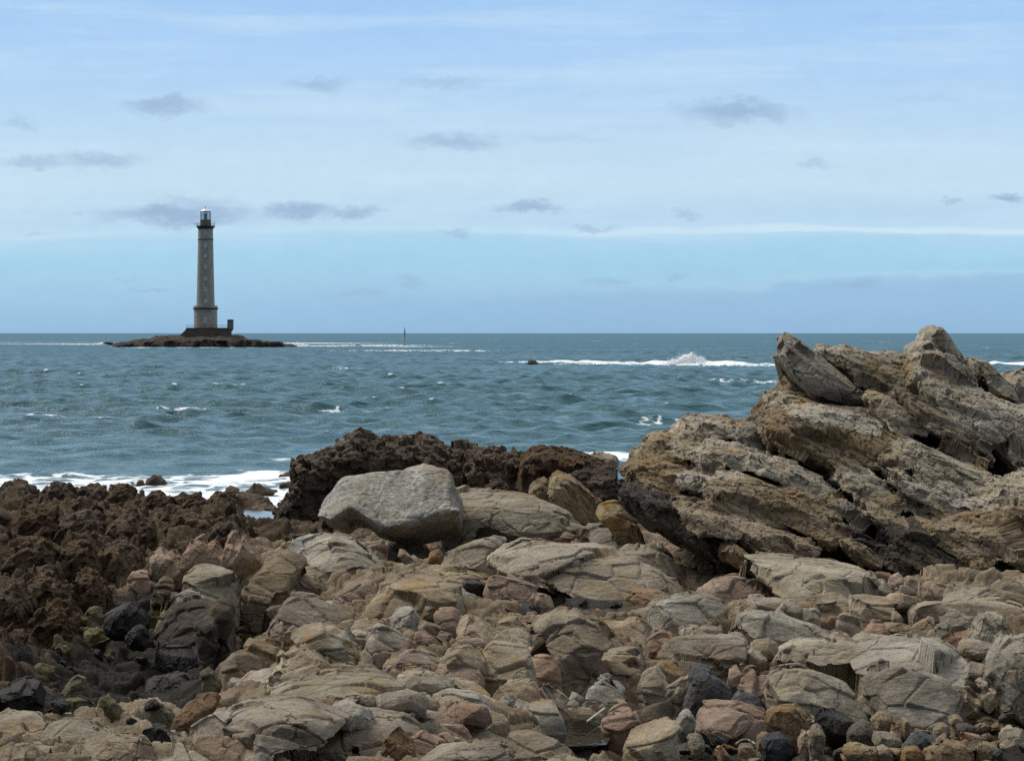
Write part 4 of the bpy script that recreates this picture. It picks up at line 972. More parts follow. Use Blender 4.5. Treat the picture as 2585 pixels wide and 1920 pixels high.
# ------------------------------------------------------------------ dark ridge behind the pale boulder
rd = empty('rock_ridge', (-2.0, 53, .5)); tag(rd, 'dark jagged brown rock ridge between the pale boulder and the sea', 'rock ridge')
def rpart(name, mat, pts, Y, **kw):
    kw.setdefault('cells', (.26, .10)); kw.setdefault('step', (.16, .09)); kw.setdefault('rough', 1.3); kw.setdefault('depth', 2.6); kw.setdefault('flatf', .5)
    kw.setdefault('cuts', 'bed' if mat == 'ochre' else None)
    return rock(name, kw.pop('label', None), None, mat, T('B', pts), Y=Y, parent=rd, **kw)
rpart('jagged_crest', 'ridge', [(-10, 600), (0, 560), (15, 520), (50, 480), (65, 420), (48, 352), (70, 340), (100, 342), (150, 320), (200, 300), (240, 280), (270, 258), (300, 262), (325, 240), (345, 214), (365, 232), (400, 250), (430, 262), (468, 240), (490, 256), (540, 268), (560, 262), (595, 244), (625, 250), (660, 252), (690, 266), (740, 284), (780, 296), (820, 284), (860, 296), (900, 310), (950, 330), (1000, 420), (960, 500), (800, 520), (500, 560), (200, 600), (60, 605)], 53.5, n=120, vox=.85, cells=(.26, .11), step=(.16, .09), rough=1.15, dip=math.radians(25), stretch=(1.25, 1, .9))
rpart('brown_shoulder', 'ridge', [(860, 330), (900, 308), (960, 306), (1010, 310), (1050, 320), (1080, 380), (1090, 480), (1000, 500), (880, 470), (820, 420)], 52.5)
rpart('cracked_block', 'brown', [(1030, 420), (1045, 330), (1075, 318), (1100, 298), (1150, 280), (1200, 286), (1255, 298), (1285, 318), (1340, 325), (1390, 345), (1440, 370), (1465, 400), (1430, 450), (1300, 480), (1150, 500), (1060, 480)], 51.8, n=60, label='rounded brown block split by an upright crack', cells=(.4, .14), step=(.06, .05))
rpart('ochre_slab', 'ochre', [(1195, 500), (1200, 430), (1235, 388), (1270, 400), (1330, 455), (1390, 520), (1380, 575), (1290, 560), (1220, 540)], 49.3, label='pointed ochre slab leaning on the ridge', depth=1.2, cuts=0, n=20, cells=(.34, .14), step=(.12, .06), rough=1.0, flatf=.8, front=.9, grow=1.2, dip=math.radians(50))
rpart('dark_layers', 'strata_dark', [(1270, 410), (1300, 390), (1380, 390), (1470, 388), (1490, 480), (1490, 600), (1400, 580), (1370, 510), (1310, 440)], 49.8, dip=math.radians(5), depth=1.8)
rpart('brown_chunk', 'ochre', [(1090, 470), (1140, 430), (1190, 440), (1210, 520), (1180, 560), (1110, 530)], 49.5, depth=1.4, cuts=0, n=18, cells=(.34, .14), step=(.14, .07))
rpart('grey_point', 'ridge', [(900, 480), (925, 445), (965, 430), (1010, 475), (1020, 500), (930, 510)], 49.0, depth=1.0)

# ------------------------------------------------------------------ the pale boulder and its neighbours
BLD = [(192, 566), (186, 545), (200, 512), (222, 488), (245, 470), (256, 432), (280, 411), (335, 412), (370, 405), (400, 398), (470, 396), (540, 391), (640, 380), (700, 378), (735, 380), (758, 390), (766, 415), (764, 446), (782, 490), (800, 530), (809, 562), (806, 640), (788, 682), (700, 708), (600, 737), (520, 718), (450, 692), (405, 648), (360, 640), (330, 668), (280, 678), (240, 655), (212, 625)]
def boulder():
    p = resample(T('B', BLD), 64)
    Yf = 41.0; Ym = Yf + .9
    x = (p[:, 0] - CX) / F * Ym; z = EYE - (p[:, 1] - HY) / F * Ym
    # the arris between the sunlit top face and the undercut flank
    ar = np.array(T('B', [(186, 600), (215, 622), (250, 590), (318, 548), (350, 575), (380, 605), (430, 640), (480, 650), (560, 632), (620, 602), (700, 585), (760, 570), (806, 560)]), float)
    ya = Ym - 1.25
    zc = np.interp(x, (ar[:, 0] - CX) / F * ya, EYE - (ar[:, 1] - HY) / F * ya)
    bm = bmesh.new(); rings = []
    for dy, kx, kz in ((-1.30, .95, .05), (-1.24, .985, .14), (-.6, .99, .58), (0, 1, 1), (.7, .97, .93), (1.3, .75, .6)):
        xc = x.mean()
        rings.append([bm.verts.new((xc + (x[i] - xc) * kx, Ym + dy + (.55 * (1 - kz) if z[i] < zc[i] else 0) * 0 + (.45 * kz if z[i] < zc[i] and dy <= 0 else 0), zc[i] + (z[i] - zc[i]) * kz)) for i in range(64)])
    for a, b in zip(rings, rings[1:]):
        for i in range(64): bm.faces.new((a[i], a[(i + 1) % 64], b[(i + 1) % 64], b[i]))
    bm.faces.new(rings[0][::-1]); bm.faces.new(rings[-1])
    me = carve(bm, 'boulder', 2.2, .021, 77, cells=(.6, .14), fk=(.25, .35), step=(.012, .012), crackd=.008, rough=.55)
    loc = recentre(me)
    tag(link('boulder', me, M['boulder'], None, loc), 'huge pale grey boulder with an undercut dark underside', 'boulder')
boulder()
# ------------------------------------------------------------------ traced rocks of the shore: crop, outline, material, name, label
ROCKS = [
 ('B', [(533, 395), (540, 370), (560, 362), (600, 357), (640, 361), (680, 364), (705, 380), (700, 400), (600, 405)], 'grey', 'slab', 'low pale slab showing behind the top of the huge boulder', {'Y': 43.6}),
 ('B', [(760, 640), (770, 430), (800, 425), (845, 450), (880, 445), (910, 465), (960, 480), (1000, 510), (1060, 530), (1120, 548), (1180, 550), (1230, 560), (1290, 572), (1335, 600), (1335, 660), (1200, 660), (1000, 640), (880, 620), (830, 700), (780, 720)], 'grey', 'ledge', 'broad grey tan ledge sloping down beside the huge boulder', {'Y': 42.4, 'n': 60, 'depth': 2.2}),
 ('B', [(1030, 500), (1040, 482), (1060, 480), (1110, 505), (1150, 535), (1100, 545), (1050, 530)], 'tan', 'rock', 'small pointed rock on the skyline of the grey tan ledge', {'Y': 43.2}),
 ('B', [(1395, 580), (1405, 550), (1440, 515), (1470, 508), (1495, 520), (1520, 560), (1560, 625), (1590, 690), (1600, 740), (1520, 740), (1450, 640)], 'ochre', 'peak', 'tan pointed peak behind the peaked grey block', {'Y': 41.4}),
 ('B', [(1325, 740), (1330, 610), (1350, 580), (1400, 568), (1450, 572), (1500, 600), (1530, 640), (1550, 690), (1560, 745), (1450, 750)], 'grey', 'block', 'peaked grey block with a blunt top under the outcrop', {}),
 ('B', [(1585, 720), (1600, 680), (1632, 643), (1645, 680), (1680, 710), (1725, 765), (1720, 800), (1640, 790)], 'tan', 'rock', 'sharp tan triangle of rock at the foot of the outcrop', {}),
 ('B', [(1190, 740), (1195, 660), (1215, 625), (1260, 616), (1300, 625), (1300, 700), (1270, 750)], 'pink', 'rock', 'rounded pinkish chunk on the ledge, larger of a touching pair', {}),
 ('B', [(1265, 745), (1275, 680), (1300, 652), (1330, 660), (1345, 745), (1300, 755)], 'pink', 'rock', 'upright reddish chunk, darker of a touching pair', {'dY': -.3}),
 ('B', [(715, 800), (740, 765), (790, 735), (840, 690), (900, 655), (940, 640), (985, 650), (1000, 680), (960, 740), (920, 800), (860, 840), (800, 835), (740, 830)], 'tan', 'rock', 'tan ridge of rock rising toward the ledge beside the hollow', {'n': 50}),
 ('B', [(950, 830), (955, 720), (985, 690), (1040, 685), (1120, 675), (1160, 682), (1210, 715), (1290, 745), (1360, 760), (1450, 790), (1560, 830), (1725, 900), (1725, 960), (1560, 945), (1440, 945), (1300, 890), (1180, 850), (1060, 850)], 'tan', 'ledge', 'long tan hogback ledge ending above the dark pool', {'n': 70, 'depth': 2.4}),
 ('B', [(770, 760), (790, 640), (850, 590), (930, 560), (1010, 600), (1100, 640), (1190, 680), (1150, 720), (960, 720), (860, 740)], 'grey', 'ledge', 'grey shelf between the huge boulder and the hogback ledge', {'dY': 1.5, 'n': 50}),
 ('B', [(1200, 760), (1300, 720), (1340, 735), (1480, 740), (1600, 740), (1725, 790), (1725, 900), (1600, 850), (1450, 790), (1330, 770)], 'tan', 'ledge', 'tan shelf running under the peaked grey block', {'dY': .9, 'n': 50}),
 ('B', [(905, 935), (905, 850), (925, 805), (960, 815), (985, 835), (1060, 850), (1110, 868), (1130, 950), (1080, 990), (1000, 985)], 'pink', 'rock', 'reddish pink cracked block at the head of the dark pool', {}),
 ('B', [(1110, 985), (1112, 890), (1150, 880), (1195, 920), (1200, 990), (1150, 1000)], 'pink', 'rock', 'tan block beside the reddish pink cracked block', {}),
 ('B', [(1175, 880), (1185, 800), (1230, 770), (1290, 770), (1300, 830), (1280, 890), (1230, 920)], 'pink', 'rock', 'pink cracked knob on the flank of the hogback ledge', {}),
 ('B', [(1335, 935), (1345, 870), (1370, 840), (1400, 850), (1420, 940), (1380, 950)], 'tan', 'rock', 'upright tan block with a crack at the edge of the dark pool', {}),
 ('B', [(1410, 945), (1405, 850), (1440, 845), (1500, 880), (1510, 940), (1470, 955)], 'tan', 'rock', 'square tan block standing over the dark pool', {}),
 ('B', [(1510, 950), (1530, 890), (1600, 890), (1725, 930), (1725, 970), (1600, 975)], 'pink', 'rock', 'low pinkish block stained black along the pool', {}),
 ('B', [(1195, 985), (1205, 955), (1300, 955), (1400, 965), (1480, 972), (1530, 984), (1480, 998), (1400, 1003), (1250, 1005)], 'dark', 'tongue', 'flat black tongue of rock lying in the dark pool', {'depth': .8}),
 ('B', [(940, 990), (960, 960), (1060, 975), (1190, 980), (1180, 1015), (1060, 1020)], 'dark', 'rock', 'black wet rock along the shaded pool edge', {'depth': .8}),
 ('B', [(50, 690), (52, 648), (80, 632), (115, 630), (160, 648), (205, 672), (260, 690), (200, 715), (110, 715)], 'boulder', 'slab', 'pale pointed slab tip lying on top of the wedge rock', {'dY': .2, 'Y': 38.6}),
 ('B', [(95, 730), (102, 700), (150, 668), (200, 672), (265, 690), (310, 705), (360, 745), (430, 785), (480, 830), (440, 862), (390, 870), (300, 890), (240, 893), (200, 850), (150, 790)], 'grey', 'slab', 'grey wedge rock with a long crack below its top slab', {'n': 60, 'Y': 37.6, 'depth': 2.2}),
 ('B', [(50, 870), (55, 800), (85, 765), (130, 780), (195, 845), (240, 893), (200, 905), (120, 900)], 'ochre', 'block', 'ochre stained block under the grey wedge rock', {}),
 ('B', [(250, 915), (255, 888), (340, 875), (430, 853), (440, 900), (420, 935), (340, 925)], 'pink', 'block', 'reddish block under the crack of the grey wedge rock', {}),
 ('B', [(415, 960), (430, 900), (455, 840), (520, 822), (580, 845), (640, 862), (720, 872), (830, 905), (820, 940), (760, 970), (650, 980), (560, 965), (490, 1005), (440, 990)], 'tan', 'slab', 'flat tan slab with a whitish edge in front of the wedge rock', {'n': 60, 'depth': 2.0}),
 ('B', [(560, 985), (565, 930), (620, 925), (700, 945), (740, 970), (680, 990), (620, 1000)], 'pink', 'rock', 'dark pink face below the flat tan slab', {'dY': -.2}),
 ('B', [(600, 850), (610, 815), (650, 795), (720, 812), (760, 830), (880, 850), (910, 870), (850, 890), (720, 870)], 'tan', 'slab', 'thin tan shelf next to the black crevice', {'depth': 1.2}),
 ('B', [(780, 890), (800, 860), (880, 852), (912, 880), (905, 925), (850, 930)], 'dark', 'rock', 'black hollow of wet rock between slab and pink block', {}),
 ('B', [(757, 970), (770, 945), (810, 935), (860, 960), (890, 1000), (830, 1010)], 'grey', 'rock', 'small smooth blue grey stone by the flat tan slab', {}),
 ('B', [(510, 740), (515, 715), (530, 712), (570, 750), (605, 800), (590, 815), (560, 800)], 'grey', 'stone', 'leaning finger stone under the huge boulder', {}),
 ('B', [(570, 770), (580, 750), (605, 765), (635, 795), (610, 805)], 'tan', 'stone', 'short leaning stone beside the finger stone', {}),
 ('B', [(645, 795), (655, 765), (690, 728), (705, 735), (725, 765), (735, 790), (690, 800)], 'orange', 'stone', 'bright orange pointed stone in the hollow by the huge boulder', {}),
 ('B', [(495, 830), (500, 800), (520, 790), (570, 800), (580, 830), (530, 838)], 'grey', 'stone', 'small block wedged below the leaning finger stone', {}),
 ('B', [(360, 740), (370, 705), (410, 684), (450, 692), (480, 720), (500, 770), (490, 790), (430, 770)], 'pink', 'rock', 'reddish rock in shadow under the huge boulder', {}),
 ('B', [(295, 700), (305, 680), (340, 670), (380, 680), (380, 700), (340, 708)], 'mossy', 'rock', 'dim lichened rock tucked under the huge boulder', {'dY': .4}),
 ('B', [(-10, 1060), (-10, 925), (30, 902), (70, 902), (120, 920), (180, 960), (225, 1000), (255, 1030), (230, 1068), (130, 1075), (60, 1045)], 'tan', 'rock', 'tan sloping block between the ochre rock and the slabs', {'n': 50}),
 ('B', [(55, 1100), (70, 1078), (180, 1065), (300, 1060), (330, 1085), (345, 1170), (260, 1205), (180, 1160), (80, 1120)], 'tan', 'slab', 'flat pale slab with a black seam at its end', {'n': 50}),
 ('B', [(305, 1090), (315, 1055), (350, 1030), (395, 1040), (400, 1130), (385, 1160), (345, 1120)], 'grey', 'rock', 'blue grey stained rock beside the black seam', {}),
 ('B', [(385, 1190), (390, 1060), (410, 1030), (432, 998), (470, 1025), (530, 1055), (548, 1080), (540, 1175), (440, 1195)], 'tan', 'block', 'peaked tan block in front of the flat tan slab', {}),
 ('B', [(538, 1185), (545, 1085), (570, 1070), (590, 1090), (590, 1165), (565, 1190)], 'pink', 'pillar', 'narrow upright pillar beside the peaked tan block', {}),
 ('B', [(590, 1130), (592, 1060), (635, 1005), (690, 1010), (720, 1050), (710, 1120), (650, 1160)], 'pink', 'block', 'pink squat block behind the broad blocks', {}),
 ('B', [(490, 1040), (500, 990), (540, 973), (590, 985), (632, 1025), (560, 1062)], 'grey', 'rock', 'rounded grey rock lying behind the pink squat block', {}),
 ('B', [(655, 1000), (665, 978), (705, 970), (780, 985), (800, 1020), (760, 1040), (700, 1030)], 'pink', 'rock', 'low pink rock beside the smooth blue grey stone', {}),
 ('B', [(780, 1080), (790, 1020), (850, 1000), (920, 1010), (985, 1030), (960, 1070), (900, 1100), (830, 1110)], 'tan', 'rock', 'tan rock with pink facets behind the broad blocks', {}),
 ('B', [(950, 1060), (960, 1025), (1000, 1010), (1060, 1030), (1105, 1060), (1090, 1100), (1000, 1090)], 'tan', 'rock', 'smooth tan rock by the rim of the dark pool', {}),
 ('B', [(1060, 1020), (1070, 1008), (1130, 1005), (1140, 1020), (1100, 1030)], 'pink', 'stone', 'flat pink stone lying in the dark pool', {'depth': .5}),
 ('B', [(600, 1195), (610, 1160), (630, 1120), (680, 1140), (715, 1165), (715, 1210), (660, 1220)], 'tan', 'block', 'tan block left of the broad upright slabs', {}),
 ('B', [(712, 1270), (715, 1150), (735, 1120), (780, 1108), (850, 1112), (905, 1125), (895, 1230), (880, 1270), (800, 1290)], 'tan', 'block', 'broad upright tan slab, blunt topped, with two crack lines', {'n': 50, 'flatf': .8, 'front': .9}),
 ('B', [(885, 1310), (890, 1220), (905, 1130), (960, 1080), (1010, 1090), (1060, 1120), (1090, 1170), (1120, 1200), (1125, 1290), (1020, 1330), (940, 1325)], 'tan', 'block', 'big upright tan block with a pointed top', {'n': 50, 'flatf': .75, 'front': .88}),
 ('B', [(1105, 1290), (1108, 1150), (1160, 1145), (1205, 1165), (1240, 1280), (1250, 1310), (1190, 1325), (1130, 1310)], 'pink', 'block', 'square reddish block beside the big upright tan block', {'flatf': .8, 'front': .9}),
 ('B', [(1100, 1140), (1105, 1080), (1130, 1028), (1180, 995), (1240, 988), (1320, 1010), (1345, 1022), (1400, 1050), (1470, 1100), (1530, 1125), (1440, 1150), (1400, 1190), (1290, 1275), (1250, 1300), (1215, 1200), (1160, 1130)], 'tan', 'rock', 'humped tan rock arching in front of the dark pool', {'n': 60}),
 ('B', [(1335, 1070), (1340, 1045), (1440, 1038), (1560, 1030), (1625, 1050), (1570, 1100), (1460, 1085)], 'tan', 'slab', 'low tan slab behind the humped rock at the pool rim', {}),
 ('B', [(1575, 1130), (1590, 1080), (1630, 1042), (1700, 1038), (1730, 1060), (1725, 1130), (1700, 1200), (1640, 1230), (1600, 1180)], 'pink', 'block', 'reddish tilted block next to the long pale ledge', {}),
 ('B', [(1400, 1190), (1430, 1150), (1500, 1130), (1590, 1150), (1600, 1210), (1500, 1240), (1420, 1220)], 'tan', 'rock', 'cluster topped tan rock in the dip before the tilted block', {'rough': 1.5}),
 ('B', [(1332, 1360), (1345, 1310), (1362, 1258), (1405, 1240), (1440, 1252), (1500, 1290), (1535, 1330), (1500, 1370), (1450, 1410), (1380, 1390)], 'boulder', 'block', 'pale tilted block with a flat face near the small pool', {'n': 50}),
 ('B', [(1262, 1370), (1270, 1330), (1310, 1310), (1345, 1330), (1330, 1390), (1290, 1390)], 'grey', 'rock', 'small pale cracked rock beside the pale tilted block', {}),
 ('B', [(1580, 1350), (1590, 1225), (1640, 1222), (1690, 1260), (1700, 1330), (1640, 1360)], 'tan', 'rock', 'grey green upright rock beyond the pale tilted block', {}),
 ('B', [(1440, 1400), (1450, 1375), (1490, 1345), (1530, 1355), (1560, 1390), (1520, 1410)], 'grey', 'stone', 'smooth arched stone on top of the reddish hump', {'Y': 27.6}),
 ('B', [(1385, 1500), (1420, 1440), (1480, 1375), (1540, 1390), (1600, 1445), (1600, 1490), (1540, 1520), (1440, 1550)], 'pink', 'rock', 'reddish hump of rock sloping into the small pool', {}),
 ('B', [(985, 1590), (1000, 1440), (1030, 1400), (1070, 1410), (1110, 1450), (1200, 1520), (1280, 1580), (1290, 1690), (980, 1690)], 'tan', 'rock', 'tan ramp of rock leading down to the small pool', {'n': 50}),
 ('B', [(635, 1340), (645, 1312), (700, 1308), (760, 1335), (830, 1360), (900, 1390), (945, 1425), (940, 1445), (850, 1450), (740, 1415), (680, 1380)], 'grey', 'slab', 'long rounded grey slab in front of the broad blocks', {'n': 50}),
 ('B', [(690, 1300), (740, 1278), (830, 1300), (880, 1320), (930, 1370), (900, 1395), (800, 1350)], 'tan', 'rock', 'dark tan rounded rock behind the long grey slab', {}),
 ('B', [(935, 1440), (940, 1385), (1000, 1366), (1045, 1385), (1030, 1430), (980, 1455)], 'boulder', 'stone', 'small pale grey stone at the end of the long grey slab', {}),
 ('B', [(1030, 1440), (1035, 1390), (1100, 1372), (1180, 1380), (1240, 1430), (1250, 1465), (1180, 1495), (1110, 1470)], 'grey', 'rock', 'pale flat rock overhanging the small pool', {}),
 ('B', [(890, 1360), (940, 1310), (1020, 1290), (1100, 1275), (1145, 1300), (1150, 1370), (1050, 1380), (960, 1375)], 'tan', 'rock', 'rough tan rock with rusty spots under the big upright block', {'rough': 1.4}),
 ('B', [(1150, 1400), (1180, 1330), (1250, 1320), (1280, 1370), (1260, 1420), (1200, 1430)], 'tan', 'rock', 'rough greenish rock between pale flat rock and reddish block', {'rough': 1.3}),
 ('B', [(455, 1620), (460, 1555), (480, 1510), (515, 1500), (555, 1525), (590, 1570), (605, 1690), (455, 1690)], 'orange', 'rock', 'rounded orange brown rock at the near edge', {}),
 ('B', [(570, 1530), (585, 1490), (625, 1475), (665, 1500), (700, 1545), (690, 1575), (620, 1570)], 'pink', 'rock', 'pink rounded rock behind the orange brown rock', {}),
 ('B', [(650, 1520), (670, 1485), (720, 1500), (790, 1545), (760, 1575), (700, 1565)], 'pink', 'rock', 'small split rock between pink rock and flat slab', {}),
 ('B', [(590, 1690), (600, 1590), (630, 1560), (700, 1565), (760, 1562), (900, 1575), (985, 1565), (1010, 1600), (1010, 1690)], 'tan', 'slab', 'flat tan slab along the near edge', {'n': 50}),
 ('B', [(460, 1245), (470, 1205), (510, 1180), (600, 1172), (660, 1185), (700, 1195), (650, 1240), (560, 1255)], 'pink', 'rock', 'low pink block with a ledge before the broad upright slab', {}),
 ('B', [(500, 1285), (510, 1250), (600, 1245), (700, 1245), (700, 1285), (600, 1300)], 'pink', 'rock', 'row of low fluted pink blocks below the ledge', {'rough': 1.3}),
 ('B', [(180, 1325), (182, 1255), (215, 1238), (290, 1232), (300, 1290), (280, 1320)], 'pink', 'block', 'squared pink block with upright cracks', {}),
 ('B', [(270, 1330), (285, 1250), (330, 1235), (400, 1240), (480, 1285), (560, 1310), (520, 1345), (400, 1340)], 'grey', 'rock', 'grey green lumpy rock with a small plant on it', {}),
 ('B', [(345, 1235), (350, 1200), (385, 1182), (420, 1200), (440, 1225), (430, 1265), (380, 1260)], 'pink', 'rock', 'small peaked pink rock by the squat rocks', {}),
 ('B', [(430, 1275), (435, 1220), (480, 1215), (490, 1270)], 'pink', 'rock', 'small square pink rock beside the peaked one', {}),
 ('B', [(265, 1230), (280, 1195), (320, 1185), (345, 1200), (340, 1235)], 'tan', 'rock', 'small tan rubble rock beside the tall tan rock', {}),
 # left half
 ('C', [(1050, 880), (1065, 830), (1110, 795), (1160, 755), (1210, 742), (1250, 700), (1280, 698), (1300, 740), (1310, 790), (1270, 850), (1255, 905), (1180, 915), (1160, 1000), (1130, 1050), (1065, 1095), (1035, 1010), (1025, 930)], 'ochre', 'rock', 'tall rock stained orange with a dark fluted flank', {'n': 60, 'Y': 36.2}),
 ('C', [(1155, 905), (1165, 840), (1190, 800), (1240, 790), (1262, 840), (1255, 905), (1200, 915)], 'ochre', 'rock', 'rusty fluted column on the flank of the orange stained rock', {'Y': 36.4}),
 ('C', [(1155, 1150), (1165, 1060), (1172, 1000), (1200, 985), (1235, 992), (1245, 1060), (1225, 1140), (1190, 1165)], 'pink', 'pillar', 'upright reddish pillar below the tan sloping block', {}),
 ('C', [(1215, 1140), (1240, 1060), (1265, 1025), (1300, 1065), (1260, 1130)], 'pink', 'rock', 'reddish wedge beside the upright reddish pillar', {}),
 ('C', [(1050, 1190), (1055, 1110), (1090, 1078), (1165, 1090), (1200, 1130), (1225, 1160), (1205, 1205), (1120, 1225)], 'ochre', 'rock', 'orange flecked rock below the tall stained rock', {}),
 ('C', [(950, 1240), (965, 1210), (1005, 1190), (1010, 1148), (1055, 1158), (1085, 1195), (1130, 1215), (1140, 1260), (1060, 1290), (990, 1295)], 'ochre', 'rock', 'grey rock rimmed with yellow lichen above the dark gully', {}),
 ('C', [(1165, 1280), (1175, 1220), (1200, 1150), (1240, 1130), (1285, 1128), (1340, 1150), (1390, 1190), (1440, 1240), (1420, 1285), (1330, 1305), (1230, 1295)], 'tan', 'rock', 'tall dark faced tan rock with a jagged rim', {'n': 50}),
 ('C', [(1255, 1120), (1275, 1085), (1340, 1072), (1440, 1068), (1500, 1080), (1535, 1110), (1545, 1180), (1450, 1205), (1340, 1150)], 'grey', 'slab', 'smooth pale slab behind the tall dark faced rock', {'n': 50}),
 ('C', [(975, 1375), (1000, 1330), (1040, 1290), (1100, 1265), (1170, 1262), (1230, 1285), (1270, 1320), (1250, 1350), (1150, 1360), (1060, 1380)], 'tan', 'rock', 'rough speckled rock mound at the gully rim', {'rough': 1.3}),
 ('C', [(800, 1585), (830, 1550), (900, 1490), (950, 1430), (960, 1390), (1050, 1375), (1140, 1368), (1160, 1430), (1060, 1480), (1030, 1570), (930, 1600)], 'tan', 'rock', 'big sloping tan rock behind the orange boulder', {'n': 50}),
 ('C', [(1000, 1640), (1020, 1540), (1070, 1475), (1150, 1440), (1250, 1400), (1320, 1420), (1370, 1470), (1480, 1480), (1500, 1540), (1400, 1560), (1250, 1560), (1150, 1600)], 'tan', 'slab', 'broad rough tan slab close to the near edge', {'n': 60, 'depth': 1.8}),
 ('C', [(1140, 1420), (1170, 1370), (1240, 1330), (1330, 1312), (1420, 1310), (1500, 1345), (1620, 1370), (1720, 1390), (1720, 1440), (1560, 1470), (1380, 1440), (1250, 1450)], 'grey', 'slab', 'wide pale grey slab with shallow hollows and a green tuft', {'n': 60, 'depth': 2.2}),
 ('C', [(1330, 1540), (1360, 1480), (1450, 1440), (1560, 1425), (1680, 1440), (1800, 1470), (1820, 1530), (1700, 1540), (1560, 1520), (1440, 1560)], 'tan', 'slab', 'wide tan slab of low ridges beside the green tuft', {'n': 60, 'depth': 1.8}),
 ('C', [(752, 1490), (760, 1455), (785, 1425), (830, 1395), (880, 1378), (915, 1362), (938, 1357), (950, 1385), (950, 1430), (930, 1475), (880, 1490), (850, 1530), (800, 1535), (765, 1520)], 'orange', 'boulder', 'big orange boulder wedged at the mouth of the dark gully', {'n': 50, 'cells': (.6, .2)}),
 ('C', [(180, 1420), (230, 1398), (250, 1402), (300, 1375), (345, 1368), (400, 1378), (412, 1410), (385, 1440), (330, 1462), (260, 1470), (240, 1440)], 'mossy', 'boulder', 'yellow lichened oval boulder in the shaded gully', {}),
 ('C', [(412, 1400), (420, 1375), (450, 1365), (480, 1380), (520, 1430), (560, 1500), (520, 1520), (460, 1480)], 'mossy', 'boulder', 'dark leaning boulder beside the yellow oval boulder', {}),
 ('C', [(490, 1385), (500, 1360), (525, 1358), (545, 1345), (575, 1362), (578, 1385), (545, 1405), (510, 1400)], 'mossy', 'stone', 'small knobbly yellow stone lying in the dark gully', {}),
 ('C', [(580, 1420), (600, 1380), (650, 1372), (700, 1395), (745, 1430), (760, 1480), (700, 1500), (620, 1470)], 'mossy', 'boulder', 'dim boulder with a pale lichen crust in the gully', {}),
 ('C', [(235, 1350), (240, 1305), (280, 1290), (330, 1262), (380, 1270), (405, 1310), (415, 1360), (350, 1385), (270, 1375)], 'mossy', 'block', 'squarish greenish block with yellow cracks in the gully', {}),
 ('C', [(130, 1255), (150, 1235), (200, 1222), (235, 1235), (240, 1260), (200, 1285), (150, 1280)], 'mossy', 'stone', 'yellowish oval stone above the greenish block', {}),
 ('C', [(-60, 1420), (40, 1260), (90, 1255), (130, 1290), (230, 1310), (240, 1370), (190, 1430), (80, 1440)], 'dark', 'rock', 'dark yellow topped rock face at the shaded side', {'rough': 1.3}),
 ('C', [(-60, 1470), (-50, 1390), (40, 1400), (100, 1425), (200, 1450), (280, 1478), (240, 1510), (100, 1560), (-60, 1560)], 'tan', 'rock', 'grey and orange rock corner at the near edge of the gully', {'n': 50}),
 ('C', [(130, 1570), (150, 1520), (200, 1490), (280, 1468), (350, 1470), (410, 1452), (440, 1465), (490, 1490), (530, 1530), (560, 1545), (480, 1570), (300, 1585)], 'grey', 'rock', 'grey lichened hump beside the gully with orange patches', {'n': 50}),
 ('C', [(-60, 1700), (-50, 1570), (40, 1545), (110, 1520), (200, 1545), (300, 1580), (200, 1620), (100, 1700)], 'tan', 'slab', 'pinkish flat slab at the near corner of the shore', {'n': 50}),
 ('C', [(270, 1700), (300, 1620), (350, 1580), (430, 1555), (500, 1546), (580, 1552), (640, 1575), (690, 1620), (720, 1700)], 'tan', 'boulder', 'smooth rounded tan dome at the near edge', {'n': 50, 'rough': .6}),
 ('C', [(690, 1700), (700, 1600), (740, 1565), (780, 1570), (860, 1600), (960, 1610), (1040, 1600), (1060, 1700)], 'grey', 'slab', 'low grey slab between the smooth dome and the tan rocks', {}),
 ('C', [(650, 1000), (652, 900), (670, 845), (690, 838), (700, 900), (700, 1000), (720, 1080), (680, 1100), (640, 1085)], 'mossy', 'rock', 'narrow yellow edged column on the gully wall', {}),
 ('C', [(680, 905), (680, 835), (710, 820), (755, 840), (755, 880), (720, 905)], 'ochre', 'rock', 'bright ochre lichened knob on the grey cliff', {'Y': 35.0}),
 ('C', [(760, 940), (790, 880), (830, 810), (870, 793), (960, 790), (1015, 810), (1035, 850), (1030, 930), (980, 960), (880, 960)], 'grey', 'rock', 'grey purple cracked cliff below the spires', {'n': 50, 'Y': 35.6}),
 ('C', [(785, 935), (795, 900), (830, 885), (880, 892), (905, 920), (895, 945), (820, 948)], 'grey', 'rock', 'smooth rounded bulge on the grey cliff', {'Y': 34.9}),
 ('C', [(690, 1120), (695, 1000), (720, 960), (780, 935), (900, 945), (1000, 950), (1035, 1010), (1060, 1090), (1000, 1140), (940, 1195), (850, 1165), (760, 1145)], 'strata_dark', 'rock', 'dark overhanging cliff with ochre patches over the gully', {'n': 60, 'Y': 34.2, 'dip': math.radians(10)}),
 ('C', [(830, 1080), (840, 1050), (880, 1012), (930, 1045), (950, 1090), (900, 1120)], 'strata_dark', 'rock', 'dark grey pointed wedge on the dark overhanging cliff', {'Y': 33.4}),
 ('C', [(905, 1010), (915, 970), (960, 940), (1020, 945), (1020, 990), (960, 1010)], 'strata_dark', 'rock', 'flat dark grey layer below the grey cliff', {'Y': 33.9}),
 ('C', [(555, 925), (560, 880), (600, 800), (640, 770), (652, 810), (655, 900), (620, 930)], 'pink', 'rock', 'pink flat panel of rock beside the black cleft', {}),
 ('C', [(455, 1060), (460, 985), (500, 950), (560, 935), (600, 920), (650, 940), (660, 1000), (640, 1060), (570, 1090), (500, 1080)], 'dark', 'rock', 'black wet rock at the top of the gully', {'Y': 34.8}),
